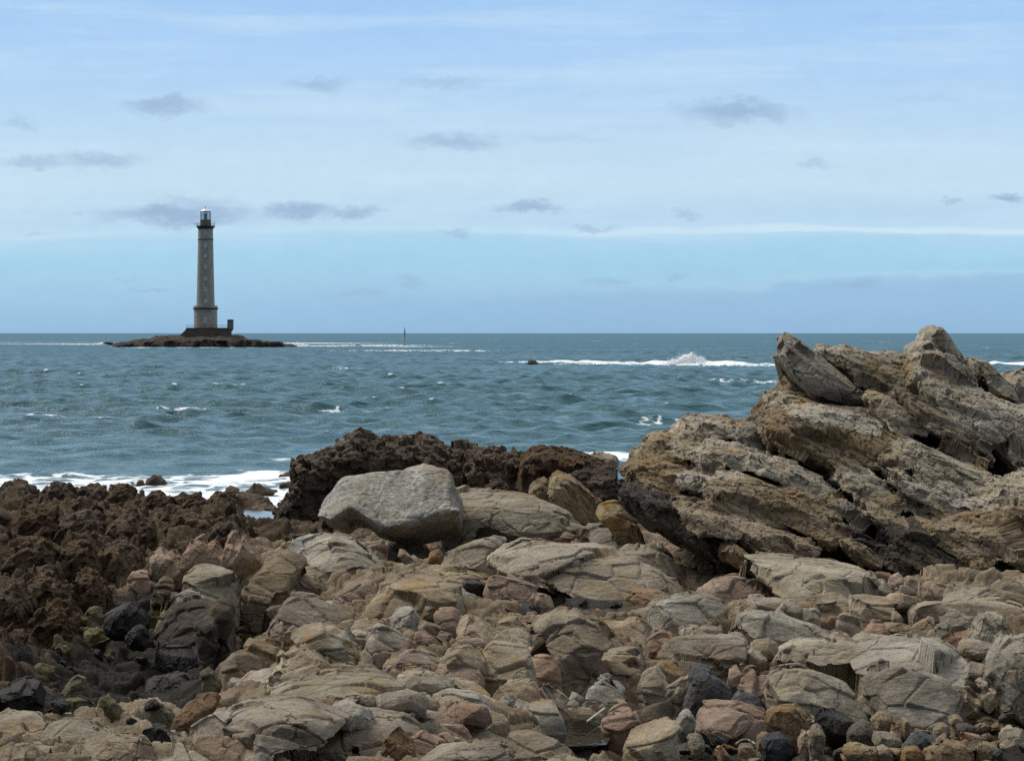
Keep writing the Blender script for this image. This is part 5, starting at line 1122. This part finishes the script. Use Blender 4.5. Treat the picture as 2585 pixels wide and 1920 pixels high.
 ('C', [(505, 1110), (515, 1075), (545, 1058), (600, 1060), (640, 1080), (640, 1130), (580, 1155)], 'dark', 'rock', 'black square rock stuck in the gully', {'Y': 33.4}),
 ('C', [(640, 1240), (650, 1130), (700, 1130), (760, 1150), (850, 1170), (940, 1200), (960, 1260), (880, 1290), (760, 1290)], 'dark', 'rock', 'black hollow under the overhanging cliff', {'Y': 33.4}),
 ('C', [(600, 1350), (640, 1280), (720, 1260), (820, 1270), (880, 1310), (860, 1370), (740, 1390), (650, 1380)], 'dark', 'rock', 'black boulder on the floor of the gully', {}),
 ('C', [(845, 1290), (870, 1255), (905, 1245), (950, 1250), (985, 1290), (980, 1330), (930, 1355), (880, 1330)], 'mossy', 'rock', 'knobbly yellow green rock at the gully side', {'rough': 1.4}),
 ('C', [(340, 1010), (360, 975), (430, 980), (480, 1020), (490, 1070), (440, 1075), (380, 1060)], 'mossy', 'rock', 'olive rounded rock on the brown reef beside the gully', {}),
 ('C', [(260, 1090), (300, 1060), (400, 1055), (490, 1075), (500, 1110), (420, 1150), (320, 1140)], 'mossy', 'rock', 'olive rough ledge on the brown reef beside the gully', {'rough': 1.4}),
 ('C', [(570, 1560), (600, 1520), (680, 1490), (740, 1480), (780, 1520), (760, 1570), (680, 1580)], 'dark', 'rock', 'black rock with a yellow rim at the mouth of the gully', {}),
 # right half
 ('D', [(145, 800), (155, 760), (172, 712), (230, 706), (290, 706), (340, 695), (400, 698), (450, 690), (520, 690), (590, 700), (640, 730), (620, 780), (540, 815), (400, 820), (260, 805)], 'grey', 'ledge', 'long pale ledge with a flat top right of the dark pool', {'n': 60, 'flatf': .75, 'front': .92}),
 ('D', [(715, 560), (725, 508), (745, 495), (800, 492), (870, 488), (940, 495), (1000, 494), (1100, 488), (1185, 487), (1205, 508), (1290, 530), (1310, 590), (1345, 650), (1300, 690), (1200, 710), (1100, 695), (940, 695), (860, 640), (780, 590)], 'grey', 'ledge', 'broad pale flat topped ledge at the foot of the outcrop', {'n': 70, 'depth': 2.2, 'crackd': .04}),
 ('D', [(380, 650), (390, 590), (470, 560), (560, 540), (640, 530), (690, 580), (720, 640), (710, 690), (600, 700), (480, 680)], 'pink', 'rock', 'pink tan rock mass beside the broad pale ledge', {'n': 50}),
 ('D', [(1300, 620), (1310, 540), (1345, 545), (1400, 575), (1480, 590), (1495, 650), (1420, 680), (1350, 660)], 'tan', 'block', 'brown sided block joining the broad pale ledge', {}),
 ('D', [(1450, 610), (1460, 580), (1500, 555), (1540, 538), (1562, 570), (1540, 610), (1490, 620)], 'pink', 'stone', 'pink pointed stone propped on the ledge below the outcrop', {'Y': 34.8}),
 ('D', [(1560, 600), (1575, 560), (1600, 546), (1630, 580), (1660, 605), (1620, 620)], 'tan', 'stone', 'small pale tan stone beside the pink pointed stone', {'Y': 34.8}),
 ('D', [(1482, 690), (1490, 630), (1520, 595), (1580, 592), (1660, 612), (1665, 670), (1600, 695), (1540, 700)], 'tan', 'block', 'brown faced block with a pale cap', {}),
 ('D', [(1650, 690), (1655, 625), (1690, 610), (1740, 660), (1730, 695)], 'pink', 'stone', 'pinkish block beside the brown faced block', {}),
 ('D', [(1670, 600), (1680, 565), (1705, 558), (1780, 585), (1800, 640), (1790, 690), (1740, 680)], 'tan', 'rock', 'tan wedge rock in front of the dark cleft', {}),
 ('D', [(1795, 690), (1805, 575), (1830, 568), (1900, 585), (1960, 620), (2010, 645), (2090, 660), (2180, 650), (2300, 670), (2300, 720), (2000, 710), (1880, 705)], 'tan', 'ledge', 'long tan ledge tapering to the frame edge', {'n': 60}),
 ('D', [(650, 710), (665, 682), (700, 670), (780, 680), (860, 685), (950, 690), (1060, 693), (1140, 700), (1160, 715), (1080, 745), (920, 740), (720, 728)], 'tan', 'slab', 'thin flat tan slab below the broad pale ledge', {'n': 50}),
 ('D', [(950, 770), (965, 720), (1000, 700), (1060, 705), (1085, 750), (1070, 790), (1000, 790)], 'grey', 'rock', 'rounded grey rock below the thin flat slab', {}),
 ('D', [(1215, 740), (1225, 700), (1280, 680), (1380, 672), (1480, 680), (1570, 690), (1560, 730), (1480, 765), (1400, 800), (1330, 790), (1270, 750)], 'tan', 'rock', 'tan rock shelf behind the upright brown block', {'n': 50}),
 ('D', [(1560, 730), (1580, 690), (1700, 690), (1900, 700), (2100, 710), (2300, 720), (2300, 800), (2100, 770), (1900, 770), (1700, 780), (1600, 770)], 'tan', 'ledge', 'cracked tan shelf behind the whitish rocks', {'n': 50}),
 ('D', [(1170, 860), (1180, 770), (1200, 730), (1240, 710), (1300, 720), (1340, 760), (1340, 830), (1320, 890), (1250, 885)], 'tan', 'block', 'upright brown block standing before the tan shelf', {}),
 ('D', [(1330, 850), (1340, 780), (1380, 770), (1420, 785), (1480, 820), (1470, 870), (1400, 880)], 'pink', 'rock', 'low pink rock beside the upright brown block', {}),
 ('D', [(1480, 810), (1485, 770), (1510, 758), (1555, 790), (1540, 820), (1500, 830)], 'tan', 'stone', 'tan pointed stone beside the low pink rock', {}),
 ('D', [(1600, 880), (1625, 840), (1660, 790), (1720, 760), (1770, 770), (1740, 830), (1720, 880), (1660, 885)], 'tan', 'rock', 'striped tan rock leaning on the pale boulder', {}),
 ('D', [(1720, 900), (1740, 830), (1780, 790), (1830, 740), (1870, 733), (1930, 770), (1960, 830), (1960, 900), (1900, 960), (1800, 930)], 'grey', 'boulder', 'whitish knobbly boulder in front of the cracked shelf', {}),
 ('D', [(1920, 950), (1930, 820), (1975, 755), (2030, 745), (2090, 755), (2140, 790), (2165, 850), (2160, 930), (2060, 1000), (1990, 1010)], 'grey', 'boulder', 'big pale grey speckled boulder behind the rounded edge boulder', {'n': 50}),
 ('D', [(2015, 1080), (2020, 980), (2045, 920), (2090, 880), (2140, 872), (2300, 870), (2500, 900), (2500, 1330), (2200, 1330), (2110, 1250), (2050, 1160)], 'grey', 'boulder', 'rounded brown grey boulder cut by the frame edge', {'n': 50}),
 ('D', [(1300, 990), (1310, 960), (1380, 945), (1480, 935), (1640, 920), (1700, 935), (1800, 965), (1890, 995), (1925, 1060), (1920, 1170), (1850, 1240), (1720, 1270), (1500, 1300), (1390, 1290), (1320, 1180), (1290, 1070)], 'grey', 'rock', 'massive grey green rock wall above the cobbles', {'n': 70, 'flatf': .8, 'front': .9, 'crease': .5, 'depth': 2.6}),
 ('D', [(1280, 940), (1300, 890), (1340, 860), (1400, 848), (1480, 850), (1580, 880), (1700, 905), (1640, 930), (1500, 945), (1400, 955)], 'tan', 'slab', 'tan capping slab on top of the massive rock wall', {'dY': .9}),
 ('D', [(800, 960), (810, 905), (860, 888), (960, 898), (1060, 930), (1150, 945), (1240, 970), (1300, 1000), (1290, 1090), (1180, 1135), (1090, 1090), (960, 1070), (830, 1040)], 'grey', 'rock', 'grey faceted rock joined to the massive rock wall', {'n': 60, 'flatf': .7}),
 ('D', [(785, 1120), (790, 1060), (830, 1035), (960, 1060), (1080, 1085), (1110, 1070), (1180, 1110), (1250, 1160), (1290, 1230), (1300, 1310), (1190, 1330), (1050, 1330), (940, 1290), (860, 1290), (830, 1170)], 'grey', 'rock', 'grey fissured rock with a sloping crown above the orange block', {'n': 60, 'flatf': .75, 'front': .88}),
 ('D', [(200, 1090), (205, 1010), (225, 950), (330, 890), (440, 880), (560, 885), (640, 840), (720, 870), (745, 920), (720, 970), (650, 1015), (590, 1060), (560, 1140), (480, 1130), (400, 1090), (300, 1090), (250, 1140)], 'tan', 'block', 'massive tan block split by two upright cracks', {'n': 70, 'flatf': .8, 'front': .9}),
 ('D', [(560, 860), (575, 800), (640, 770), (760, 760), (860, 780), (950, 820), (1080, 840), (1200, 880), (1100, 930), (960, 905), (840, 890), (740, 900), (650, 850)], 'grey', 'rock', 'rough pale rock crest behind the grey faceted rock', {'n': 50, 'rough': 1.4}),
 ('D', [(300, 860), (320, 830), (430, 818), (550, 822), (560, 850), (460, 885), (360, 890)], 'tan', 'slab', 'low tan slab with a dark underside behind the massive block', {}),
 ('D', [(320, 1280), (335, 1190), (350, 1110), (375, 1072), (405, 1064), (455, 1085), (510, 1140), (555, 1200), (600, 1265), (500, 1290), (400, 1285)], 'slate', 'rock', 'grey tooth shaped rock with a rounded tip above the cobbles', {}),
 ('D', [(555, 1210), (562, 1100), (590, 1055), (630, 1050), (662, 1090), (665, 1200), (610, 1235)], 'pink', 'pillar', 'rounded brown pillar beside the grey tooth', {}),
 ('D', [(655, 1230), (662, 1080), (690, 1035), (735, 1030), (775, 1060), (795, 1130), (780, 1220), (720, 1245)], 'pink', 'pillar', 'taller reddish pillar with upright cracks', {}),
 ('D', [(750, 1140), (755, 1060), (780, 1050), (800, 1110), (830, 1200), (860, 1300), (800, 1310), (770, 1220)], 'tan', 'rock', 'thin leaning shard of rock beside the reddish pillar', {}),
 ('D', [(60, 1180), (75, 1090), (90, 1045), (130, 1043), (190, 1055), (225, 1075), (215, 1160), (140, 1210)], 'tan', 'rock', 'upright tan green block beside the massive tan block', {}),
 ('D', [(75, 920), (90, 860), (130, 808), (200, 805), (250, 820), (250, 910), (210, 1000), (150, 1040), (110, 970)], 'pink', 'block', 'reddish brown block leaning before the long pale ledge', {}),
 ('D', [(200, 1220), (230, 1170), (290, 1110), (350, 1080), (350, 1140), (300, 1200), (250, 1240)], 'tan', 'rock', 'slanting tan rib beside the grey tooth', {}),
 ('D', [(560, 1270), (580, 1245), (650, 1214), (700, 1222), (745, 1255), (755, 1300), (680, 1305), (600, 1290)], 'slate', 'stone', 'smooth flat dark stone lying below the brown pillar', {'Y': 25.9}),
 ('D', [(360, 1330), (370, 1300), (420, 1265), (490, 1262), (560, 1258), (640, 1280), (700, 1310), (760, 1345), (700, 1380), (580, 1390), (450, 1370)], 'pink', 'ledge', 'broken reddish ledge at the edge of the cobbles', {'n': 50, 'rough': 1.3}),
 ('D', [(270, 1390), (285, 1340), (330, 1300), (370, 1302), (388, 1345), (370, 1400), (320, 1410)], 'grey', 'stone', 'pale pointed stone beside the broken reddish ledge', {}),
 ('D', [(-20, 1560), (0, 1470), (40, 1410), (100, 1385), (180, 1375), (250, 1365), (300, 1380), (390, 1405), (330, 1440), (260, 1460), (250, 1560), (120, 1600)], 'tan', 'rock', 'tan slab with a dark wet flank sloping from the small pool', {'n': 50}),
 ('D', [(1000, 1400), (1010, 1320), (1050, 1310), (1120, 1330), (1280, 1368), (1260, 1420), (1150, 1430)], 'dark', 'ledge', 'long dark wet ledge behind the cobbles', {}),
 # cobbles one can tell apart
 ('D', [(755, 1370), (760, 1335), (785, 1308), (890, 1297), (985, 1298), (1005, 1320), (1005, 1370), (985, 1420), (962, 1458), (920, 1445), (860, 1420), (780, 1395)], 'orange', 'block', 'big squared orange brown stone, largest of the cobbles', {'cells': (.7, .25), 'flatf': .85, 'front': .92, 'Y': 24.6}),
 ('D', [(1015, 1500), (1022, 1440), (1040, 1402), (1062, 1396), (1085, 1415), (1108, 1450), (1100, 1490), (1080, 1512), (1040, 1512)], 'cobble', 'stone', 'upright tan stone standing beside the squared orange stone', {'Y': 23.8}),
 ('D', [(955, 1500), (965, 1460), (985, 1425), (1005, 1415), (1022, 1440), (1018, 1490), (990, 1520)], 'pink', 'stone', 'reddish stone leaning on the upright tan stone', {'Y': 23.95}),
 ('D', [(735, 1515), (755, 1485), (800, 1465), (860, 1443), (905, 1455), (938, 1485), (942, 1510), (905, 1540), (840, 1560), (770, 1548)], 'slate', 'stone', 'smooth slate blue domed cobble', {'rough': .5, 'cells': (1.2, .5)}),
 ('D', [(1362, 1365), (1385, 1345), (1425, 1332), (1470, 1332), (1490, 1355), (1480, 1375), (1420, 1392), (1385, 1390)], 'cobble', 'stone', 'smooth pinkish oval stone at the back of the cobbles', {}),
 ('D', [(1230, 1470), (1245, 1420), (1285, 1385), (1340, 1372), (1400, 1410), (1415, 1430), (1390, 1465), (1320, 1480), (1270, 1490)], 'wet', 'stone', 'dark angular wet stone with a peaked top', {}),
 ('D', [(1375, 1475), (1385, 1440), (1415, 1427), (1470, 1440), (1520, 1470), (1540, 1500), (1500, 1535), (1440, 1530), (1390, 1510)], 'cobble', 'stone', 'brown flat cobble beside the dark angular stone', {}),
 ('D', [(1530, 1535), (1565, 1490), (1610, 1450), (1645, 1440), (1680, 1455), (1730, 1500), (1765, 1535), (1700, 1555), (1600, 1555)], 'slate', 'stone', 'low triangular grey stone with a pale tip', {}),
 ('D', [(1185, 1560), (1195, 1535), (1240, 1515), (1300, 1512), (1370, 1518), (1405, 1530), (1400, 1570), (1280, 1590)], 'cobble', 'stone', 'long pale tan cobble at the near edge of the beach', {}),
 ('D', [(1385, 1565), (1400, 1530), (1430, 1508), (1465, 1530), (1490, 1570), (1430, 1585)], 'cobble', 'stone', 'small pyramid shaped pale cobble at the near edge', {}),
 ('D', [(1535, 1575), (1545, 1535), (1580, 1523), (1640, 1522), (1655, 1545), (1650, 1580), (1590, 1590)], 'orange', 'stone', 'rounded orange cobble at the near edge of the beach', {}),
 ('D', [(1805, 1375), (1812, 1355), (1840, 1345), (1872, 1352), (1882, 1372), (1860, 1390), (1825, 1388)], 'cobble', 'stone', 'small smooth cream cobble near the green flake', {}),
 ('D', [(1715, 1425), (1730, 1400), (1765, 1392), (1800, 1402), (1810, 1420), (1770, 1440), (1730, 1440)], 'cobble', 'stone', 'tan rounded pair of cobbles near the cream cobble', {}),
 ('D', [(1540, 1390), (1545, 1365), (1560, 1358), (1578, 1375), (1575, 1395)], 'cobble', 'stone', 'tiny pale upright cobble near the smooth pinkish stone', {}),
 ('D', [(1645, 1580), (1690, 1535), (1740, 1510), (1800, 1508), (1900, 1510), (1930, 1540), (1930, 1600), (1760, 1610)], 'cobble', 'stone', 'large mottled reddish stone at the near edge', {}),
 ('D', [(1930, 1530), (1945, 1510), (2010, 1505), (2080, 1515), (2085, 1535), (2030, 1555), (1960, 1555)], 'cobble', 'stone', 'flat striped tan cobble beside the mottled reddish stone', {}),
 ('D', [(2080, 1460), (2095, 1420), (2140, 1402), (2220, 1400), (2260, 1440), (2230, 1480), (2140, 1485)], 'grey', 'stone', 'pale smooth cobble at the frame edge', {}),
 ('D', [(1840, 1420), (1850, 1400), (1900, 1392), (1955, 1405), (1960, 1430), (1900, 1445), (1860, 1440)], 'wet', 'stone', 'dark olive oval cobble behind the mottled reddish stone', {}),
 ('D', [(1850, 1270), (1870, 1200), (1890, 1172), (1930, 1165), (1960, 1190), (1970, 1240), (1960, 1290), (1900, 1290)], 'tan', 'rock', 'rounded knobbly rock at the end of the massive wall', {'Y': 26.6}),
 ('D', [(1960, 1240), (1965, 1080), (1990, 1040), (2020, 1060), (2030, 1150), (2060, 1250), (2040, 1310), (1980, 1290)], 'tan', 'rock', 'tall narrow rock between the massive wall and the edge boulder', {'Y': 26.8}),
 ('D', [(320, 1485), (340, 1462), (395, 1440), (425, 1450), (442, 1490), (420, 1515), (360, 1520)], 'grey', 'stone', 'pale broken stone with a bright top face', {}),
 ('D', [(95, 1600), (100, 1500), (150, 1495), (200, 1508), (270, 1545), (300, 1600)], 'cobble', 'stone', 'flat triangular tan slab of stone at the near edge of the beach', {}),
 ('D', [(620, 1530), (640, 1512), (680, 1503), (712, 1525), (715, 1550), (670, 1560), (630, 1550)], 'cobble', 'stone', 'small rounded tan cobble beside the slate blue dome', {}),
 ('D', [(720, 1480), (730, 1460), (790, 1442), (812, 1460), (800, 1475), (755, 1490)], 'cobble', 'stone', 'small peach cobble behind the slate blue dome', {}),
]
FORM = [('bedrock_ledge', 'grey tan bedrock ledges sloping from the huge boulder down to the dark pool', lambda x, y: x > 1130 and y < 1450 and x < 1720),
        ('rock_cliff', 'grey purple cracked cliff with pink and ochre blocks above the black gully', lambda x, y: x < 610 and y < 1660),
        ('bedrock_ledge', 'bedrock around the long cracked grey wedge rock and the flat tan slab', lambda x, y: x < 1160 and y < 1585),
        ('bedrock_ledge', 'long pale flat topped bedrock ledges in rows at the foot of the outcrop', lambda x, y: x > 1500 and y < 1610),
        ('rock_wall', 'massive grey green rock wall and fissured blocks standing above the cobbles', lambda x, y: x > 1500),
        ('bedrock_ledge', 'upright tan bedrock blocks with vertical cracks in the middle of the shore', lambda x, y: y < 1755),
        ('bedrock_ledge', 'low rough bedrock slabs spreading along the near edge of the shore', lambda x, y: True)]
FI = [[] for _ in FORM]
for crop, pts, mat, name, label, kw in ROCKS:
    p = T(crop, pts)
    if name in ('boulder', 'stone') or mat in ('dark', 'mossy', 'cobble', 'orange', 'slate', 'wet'):
        if name in ('boulder', 'stone'): kw.setdefault('under', True); kw.setdefault('lean', .1)
        if mat in ('dark', 'mossy'): kw.setdefault('cuts', 'rand')
        elif mat in ('grey', 'tan', 'pink', 'boulder'): kw.setdefault('cuts', 'bed')
        rock(name, label, {'ledge': 'rock ledge', 'slab': 'rock slab', 'block': 'rock', 'tongue': 'rock'}.get(name, name), mat, p, **kw)
        continue
    mx, my = sum(q[0] for q in p) / len(p), sum(q[1] for q in p) / len(p)
    f = next(i for i, F_ in enumerate(FORM) if F_[2](mx, my))
    fx, fy = max(p, key=lambda q: q[1])
    Y = kw.get('Y') or foot(fx, min(fy, 1935)) + kw.get('dY', 0)
    lk = {k: kw[k] for k in ('n', 'depth', 'flatf', 'front', 'crease', 'under', 'lean') if k in kw}
    lk['grow'] = 1.24 if name in ('ledge', 'slab') else 1.15; lk['root'] = .95
    FI[f].append(dict(name={'rock': 'outcrop_block'}.get(name, name), mat=mat, pts=p, Y=Y, label=label, kw=lk, cuts=None if name == 'peak' else 'bed'))
for i, ((nm_, lab, _), its) in enumerate(zip(FORM, FI)):
    if not its: continue
    X_ = [((sum(q[0] for q in t['pts']) / len(t['pts'])) - CX) / F * t['Y'] for t in its]; ym = sum(t['Y'] for t in its) / len(its)
    r_ = empty(nm_, (sum(X_) / len(X_), ym, .5)); tag(r_, lab, 'rock cliff' if 'cliff' in nm_ else 'rock wall' if 'wall' in nm_ else 'bedrock', 'bedrock formations of the shore')
    fused(r_, its, 1.35, max(.014, ym / 2000 * 1.15), 700 + i, dip=math.radians(11), stretch=(1.7, 1.1, .8), cells=(.85, .32), fk=(.82, .5), step=(.085, .038), crackd=.032, rough=.8)

# cluster of pale spires
sp = []
for x, top, w, bot in [(700, 716, 46, 800), (745, 740, 40, 810), (830, 692, 40, 800), (872, 664, 52, 800), (925, 690, 50, 800), (1004, 650, 40, 800), (1030, 700, 46, 800), (1066, 664, 40, 800), (850, 740, 50, 830), (905, 735, 50, 830), (960, 750, 60, 830), (1090, 725, 60, 800), (760, 770, 60, 840), (1040, 740, 60, 810)]:
    sp.append(T('C', [(x - w * .9, bot), (x - w * .62, (top + bot) / 2), (x - w * .3, top + 12), (x - w * .05, top - 8), (x + w * .22, top + 6), (x + w * .6, (top + bot) / 2 + 14), (x + w * .95, bot)]))
rock('rock_spires', 'cluster of pinkish grey rock spires above the grey cliff', 'rock spires', 'pink', sp, Y=36.9, n=20, depth=.8, cells=(.9, .35), rough=.9, vox=.75, step=(.05, .03), under=True)

# ------------------------------------------------------------------ small loose rocks, copied from a few shapes
def blob_rock(name, mat, seed, flat=.7, rough=1.0, vox=.032, cells=(.75, .25)):
    rnd = np.random.RandomState(seed); bm = bmesh.new()
    pts = rnd.normal(0, 1, (9, 3)); pts /= np.linalg.norm(pts, axis=1, keepdims=True)
    pts *= np.array([.5, .42, .5 * flat]) * rnd.uniform(.8, 1.15, (len(pts), 1))
    vs = [bm.verts.new(p) for p in pts]
    r = bmesh.ops.convex_hull(bm, input=vs)
    bmesh.ops.delete(bm, geom=[g for g in r['geom_interior'] if isinstance(g, bmesh.types.BMVert)], context='VERTS')
    me = carve(bm, name, 1.0, vox, seed, cells=cells, rough=rough, cuts='rand' if rough > .5 else None)
    me.materials.append(M[mat]); return me
rng = random.Random(11)
def scatter(protos, n, region, size, name, cat, label, group, sink=.25, upright=0.0, lean=0.0):
    k = 0; tries = 0
    while k < n and tries < n * 40:
        tries += 1
        sx, sy = rng.uniform(region[0], region[1]), rng.uniform(region[2], region[3])
        if len(region) > 4 and not region[4](sx, sy): continue
        Y = foot(sx, sy); x = (sx - CX) / F * Y
        s = rng.uniform(*size)
        o = bpy.data.objects.new(name, rng.choice(protos)); COL.objects.link(o)
        o.scale = (s * rng.uniform(.8, 1.3), s * rng.uniform(.8, 1.2), s * rng.uniform(.75, 1.2) * (1 + upright * rng.random()))
        o.rotation_euler = (rng.uniform(-.5, .5), rng.uniform(-.6, .6), rng.uniform(0, 6.28)) if not lean else (rng.gauss(-.2, .25), rng.gauss(lean, .25), rng.gauss(0, .5)) if lean > .3 else (rng.gauss(-.1, .12), rng.gauss(lean, .12), rng.gauss(.1, .4))
        o.location = (x, Y, gz(x, Y) + s * (.35 - sink))
        tag(o, label, cat, group); k += 1
REEF = ('jagged brown weedy rock, one of many alike on the brown reef', 'jagged brown rocks of the reef')
rj = random.Random(5)
for x0, x1, y0, y1 in [(-40, 150, 448, 540), (170, 330, 446, 545), (320, 470, 452, 540), (450, 600, 458, 540), (600, 770, 492, 590), (740, 900, 490, 590), (890, 1030, 484, 580), (40, 260, 560, 690), (250, 460, 555, 700),
                       (450, 680, 575, 700), (690, 940, 590, 690), (30, 240, 680, 840), (240, 430, 690, 850), (420, 620, 690, 850), (60, 290, 820, 980), (290, 460, 830, 970), (-60, 130, 900, 1060), (150, 330, 960, 1110), (900, 1080, 600, 700)]:
    m_ = 9; top = []
    for i in range(m_ + 1):
        f_ = i / m_; top.append((x0 + (x1 - x0) * f_ + rj.uniform(-6, 6), y0 + (y1 - y0) * (.75 * abs(2 * f_ - 1) ** 2.2) + rj.uniform(-.16, .16) * (y1 - y0)))
    rock('reef_rock', REEF[0], 'rock', 'brown', T('C', [(x0 - 8, y1)] + top + [(x1 + 8, y1)]), group=REEF[1], cells=(.32, .13), step=(.15, .08), fk=(.9, .8), rough=1.1, dip=math.radians(rj.uniform(-70, -40)), stretch=(1.6, 1, .7), depth=1.3, root=.3, n=30, flatf=.4, lean=.5)
reefp = [blob_rock('reef_rock', 'brown', 300 + i, 1.2, 1.0, cells=(.6, .25)) for i in range(9)]
def on_reef(sx, sy):
    Y = foot(sx, sy); r = blookup(np.array([(sx - CX) / F * Y]), np.array([Y]))[1][0]
    return r > .55 and not (590 < sx < 740 and 1270 < sy < 1325)
scatter(reefp, 270, (-60, 900, 1225, 1640, on_reef), (.22, .52), 'reef_rock', 'rock', 'jagged brown weedy rock, one of many alike on the brown reef', 'jagged brown rocks of the reef', upright=.9, lean=.5)
def joint_block(name, mat, seed):
    rs = np.random.RandomState(seed); bm = bmesh.new()
    sx, sy, sz = rs.uniform(.75, 1.3), rs.uniform(.6, .9), rs.uniform(.45, .75); kx, ky = rs.uniform(-.3, .3, 2)
    box(bm, (0, 0, 0), (1, 1, 1))
    for v_ in bm.verts: v_.co = ((v_.co.x + kx * v_.co.z + rs.normal(0, .07)) * sx, (v_.co.y + ky * v_.co.z + rs.normal(0, .07)) * sy, (v_.co.z + rs.normal(0, .07)) * sz)
    me = carve(bm, name, 1.0, .03, seed, cells=(.8, .3), fk=(.8, .5), step=(.035, .02), crackd=.02, rough=.8, cuts='bed')
    me.materials.append(M[mat]); return me
tanp = [joint_block('joint_block', m_, 400 + i) for i, m_ in enumerate(['tan', 'pink', 'tan', 'grey', 'pink', 'tan', 'tan', 'grey', 'tan', 'pink', 'tan', 'tan'])]
scatter(tanp, 285, (600, 2660, 1430, 1930, lambda x, y: not (1180 < x < 1760 and 1490 < y < 1575) and not (x > 1500 and y > 1740) and not (x < 700 and y < 1640) and not (1400 < x < 1540 and y > 1800)), (.22, .62), 'joint_block', 'rock', 'small angular tan joint block, one of many alike wedged between the larger ledges', 'small angular blocks between the ledges', sink=.18, lean=.12)
cobp = [blob_rock('cobble', m_, 500 + i, .62, .45, cells=(.9, .4)) for i, m_ in enumerate(['wet', 'cobble', 'wet', 'slate', 'orange', 'wet', 'cobble', 'wet', 'pink'])]
scatter(cobp, 230, (1720, 2660, 1765, 1945), (.12, .42), 'cobble', 'stone', 'small rounded cobble, one of many alike on the dark wet beach', 'small cobbles on the wet beach', sink=.12)
darkp = [blob_rock('gully_stone', m_, 600 + i, .8, 1.1) for i, m_ in enumerate(['dark', 'mossy', 'dark', 'dark'])]
scatter(darkp, 60, (150, 560, 1600, 1890), (.2, .55), 'gully_stone', 'rock', 'small black stone, one of many alike on the shaded gully floor', 'black stones of the gully')

# ------------------------------------------------------------------ small things
def at(crop, x, y, dy=0.0):
    (sx, sy), = T(crop, [(x, y)]); Y = foot(sx, sy) + dy
    return Vector(((sx - CX) / F * Y, Y, EYE - (sy - HY) / F * Y))
bm = bmesh.new(); rod(bm, at('G', 362, 580, -.35), at('G', 560, 432, -.35), .012)
tag(bm_obj('stick', bm, plain('bleached_wood', (.5, .47, .4), .8, .3, 9)), 'thin bleached stick leaning over the small pool', 'stick')
bm = bmesh.new(); prev = None
for i in range(13):
    a = i / 12; q = at('D', 605 + 110 * a, 1505 - 26 * math.sin(math.pi * a), -.15)
    if prev is not None: rod(bm, prev, q, .009)
    prev = q
tag(bm_obj('wire', bm, plain('pale_wire', (.3, .3, .28), .6)), 'thin bent wire arching over the cobbles', 'wire')
def tuft(label, crop, x, y, w, seed, dy=-.3):
    c = at(crop, x, y, dy); rd_ = random.Random(seed); bm = bmesh.new()
    for i in range(220):
        a = rd_.uniform(0, 6.28); r = w * math.sqrt(rd_.random()); b = c + Vector((r * math.cos(a), r * math.sin(a) * .6, rd_.uniform(-.03, .02)))
        d = Vector((rd_.gauss(0, .5), rd_.gauss(0, .5), 1)).normalized() * rd_.uniform(.03, .09); s = d.cross(Vector((rd_.random() - .5, 1, 0))).normalized() * .012
        bm.faces.new([bm.verts.new(b - s), bm.verts.new(b + s), bm.verts.new(b + d * .6 + s), bm.verts.new(b + d)])
    tag(bm_obj('plant_tuft', bm, plain('leaf_green', (.075, .095, .02), .7, .6, 14)), label, 'plant')
tuft('small green plant tuft in a crack beside the squared pink block', 'B', 345, 1318, .13, 1)
tuft('green plant tuft in a hollow of the wide pale slab', 'B', 285, 1440, .13, 2)
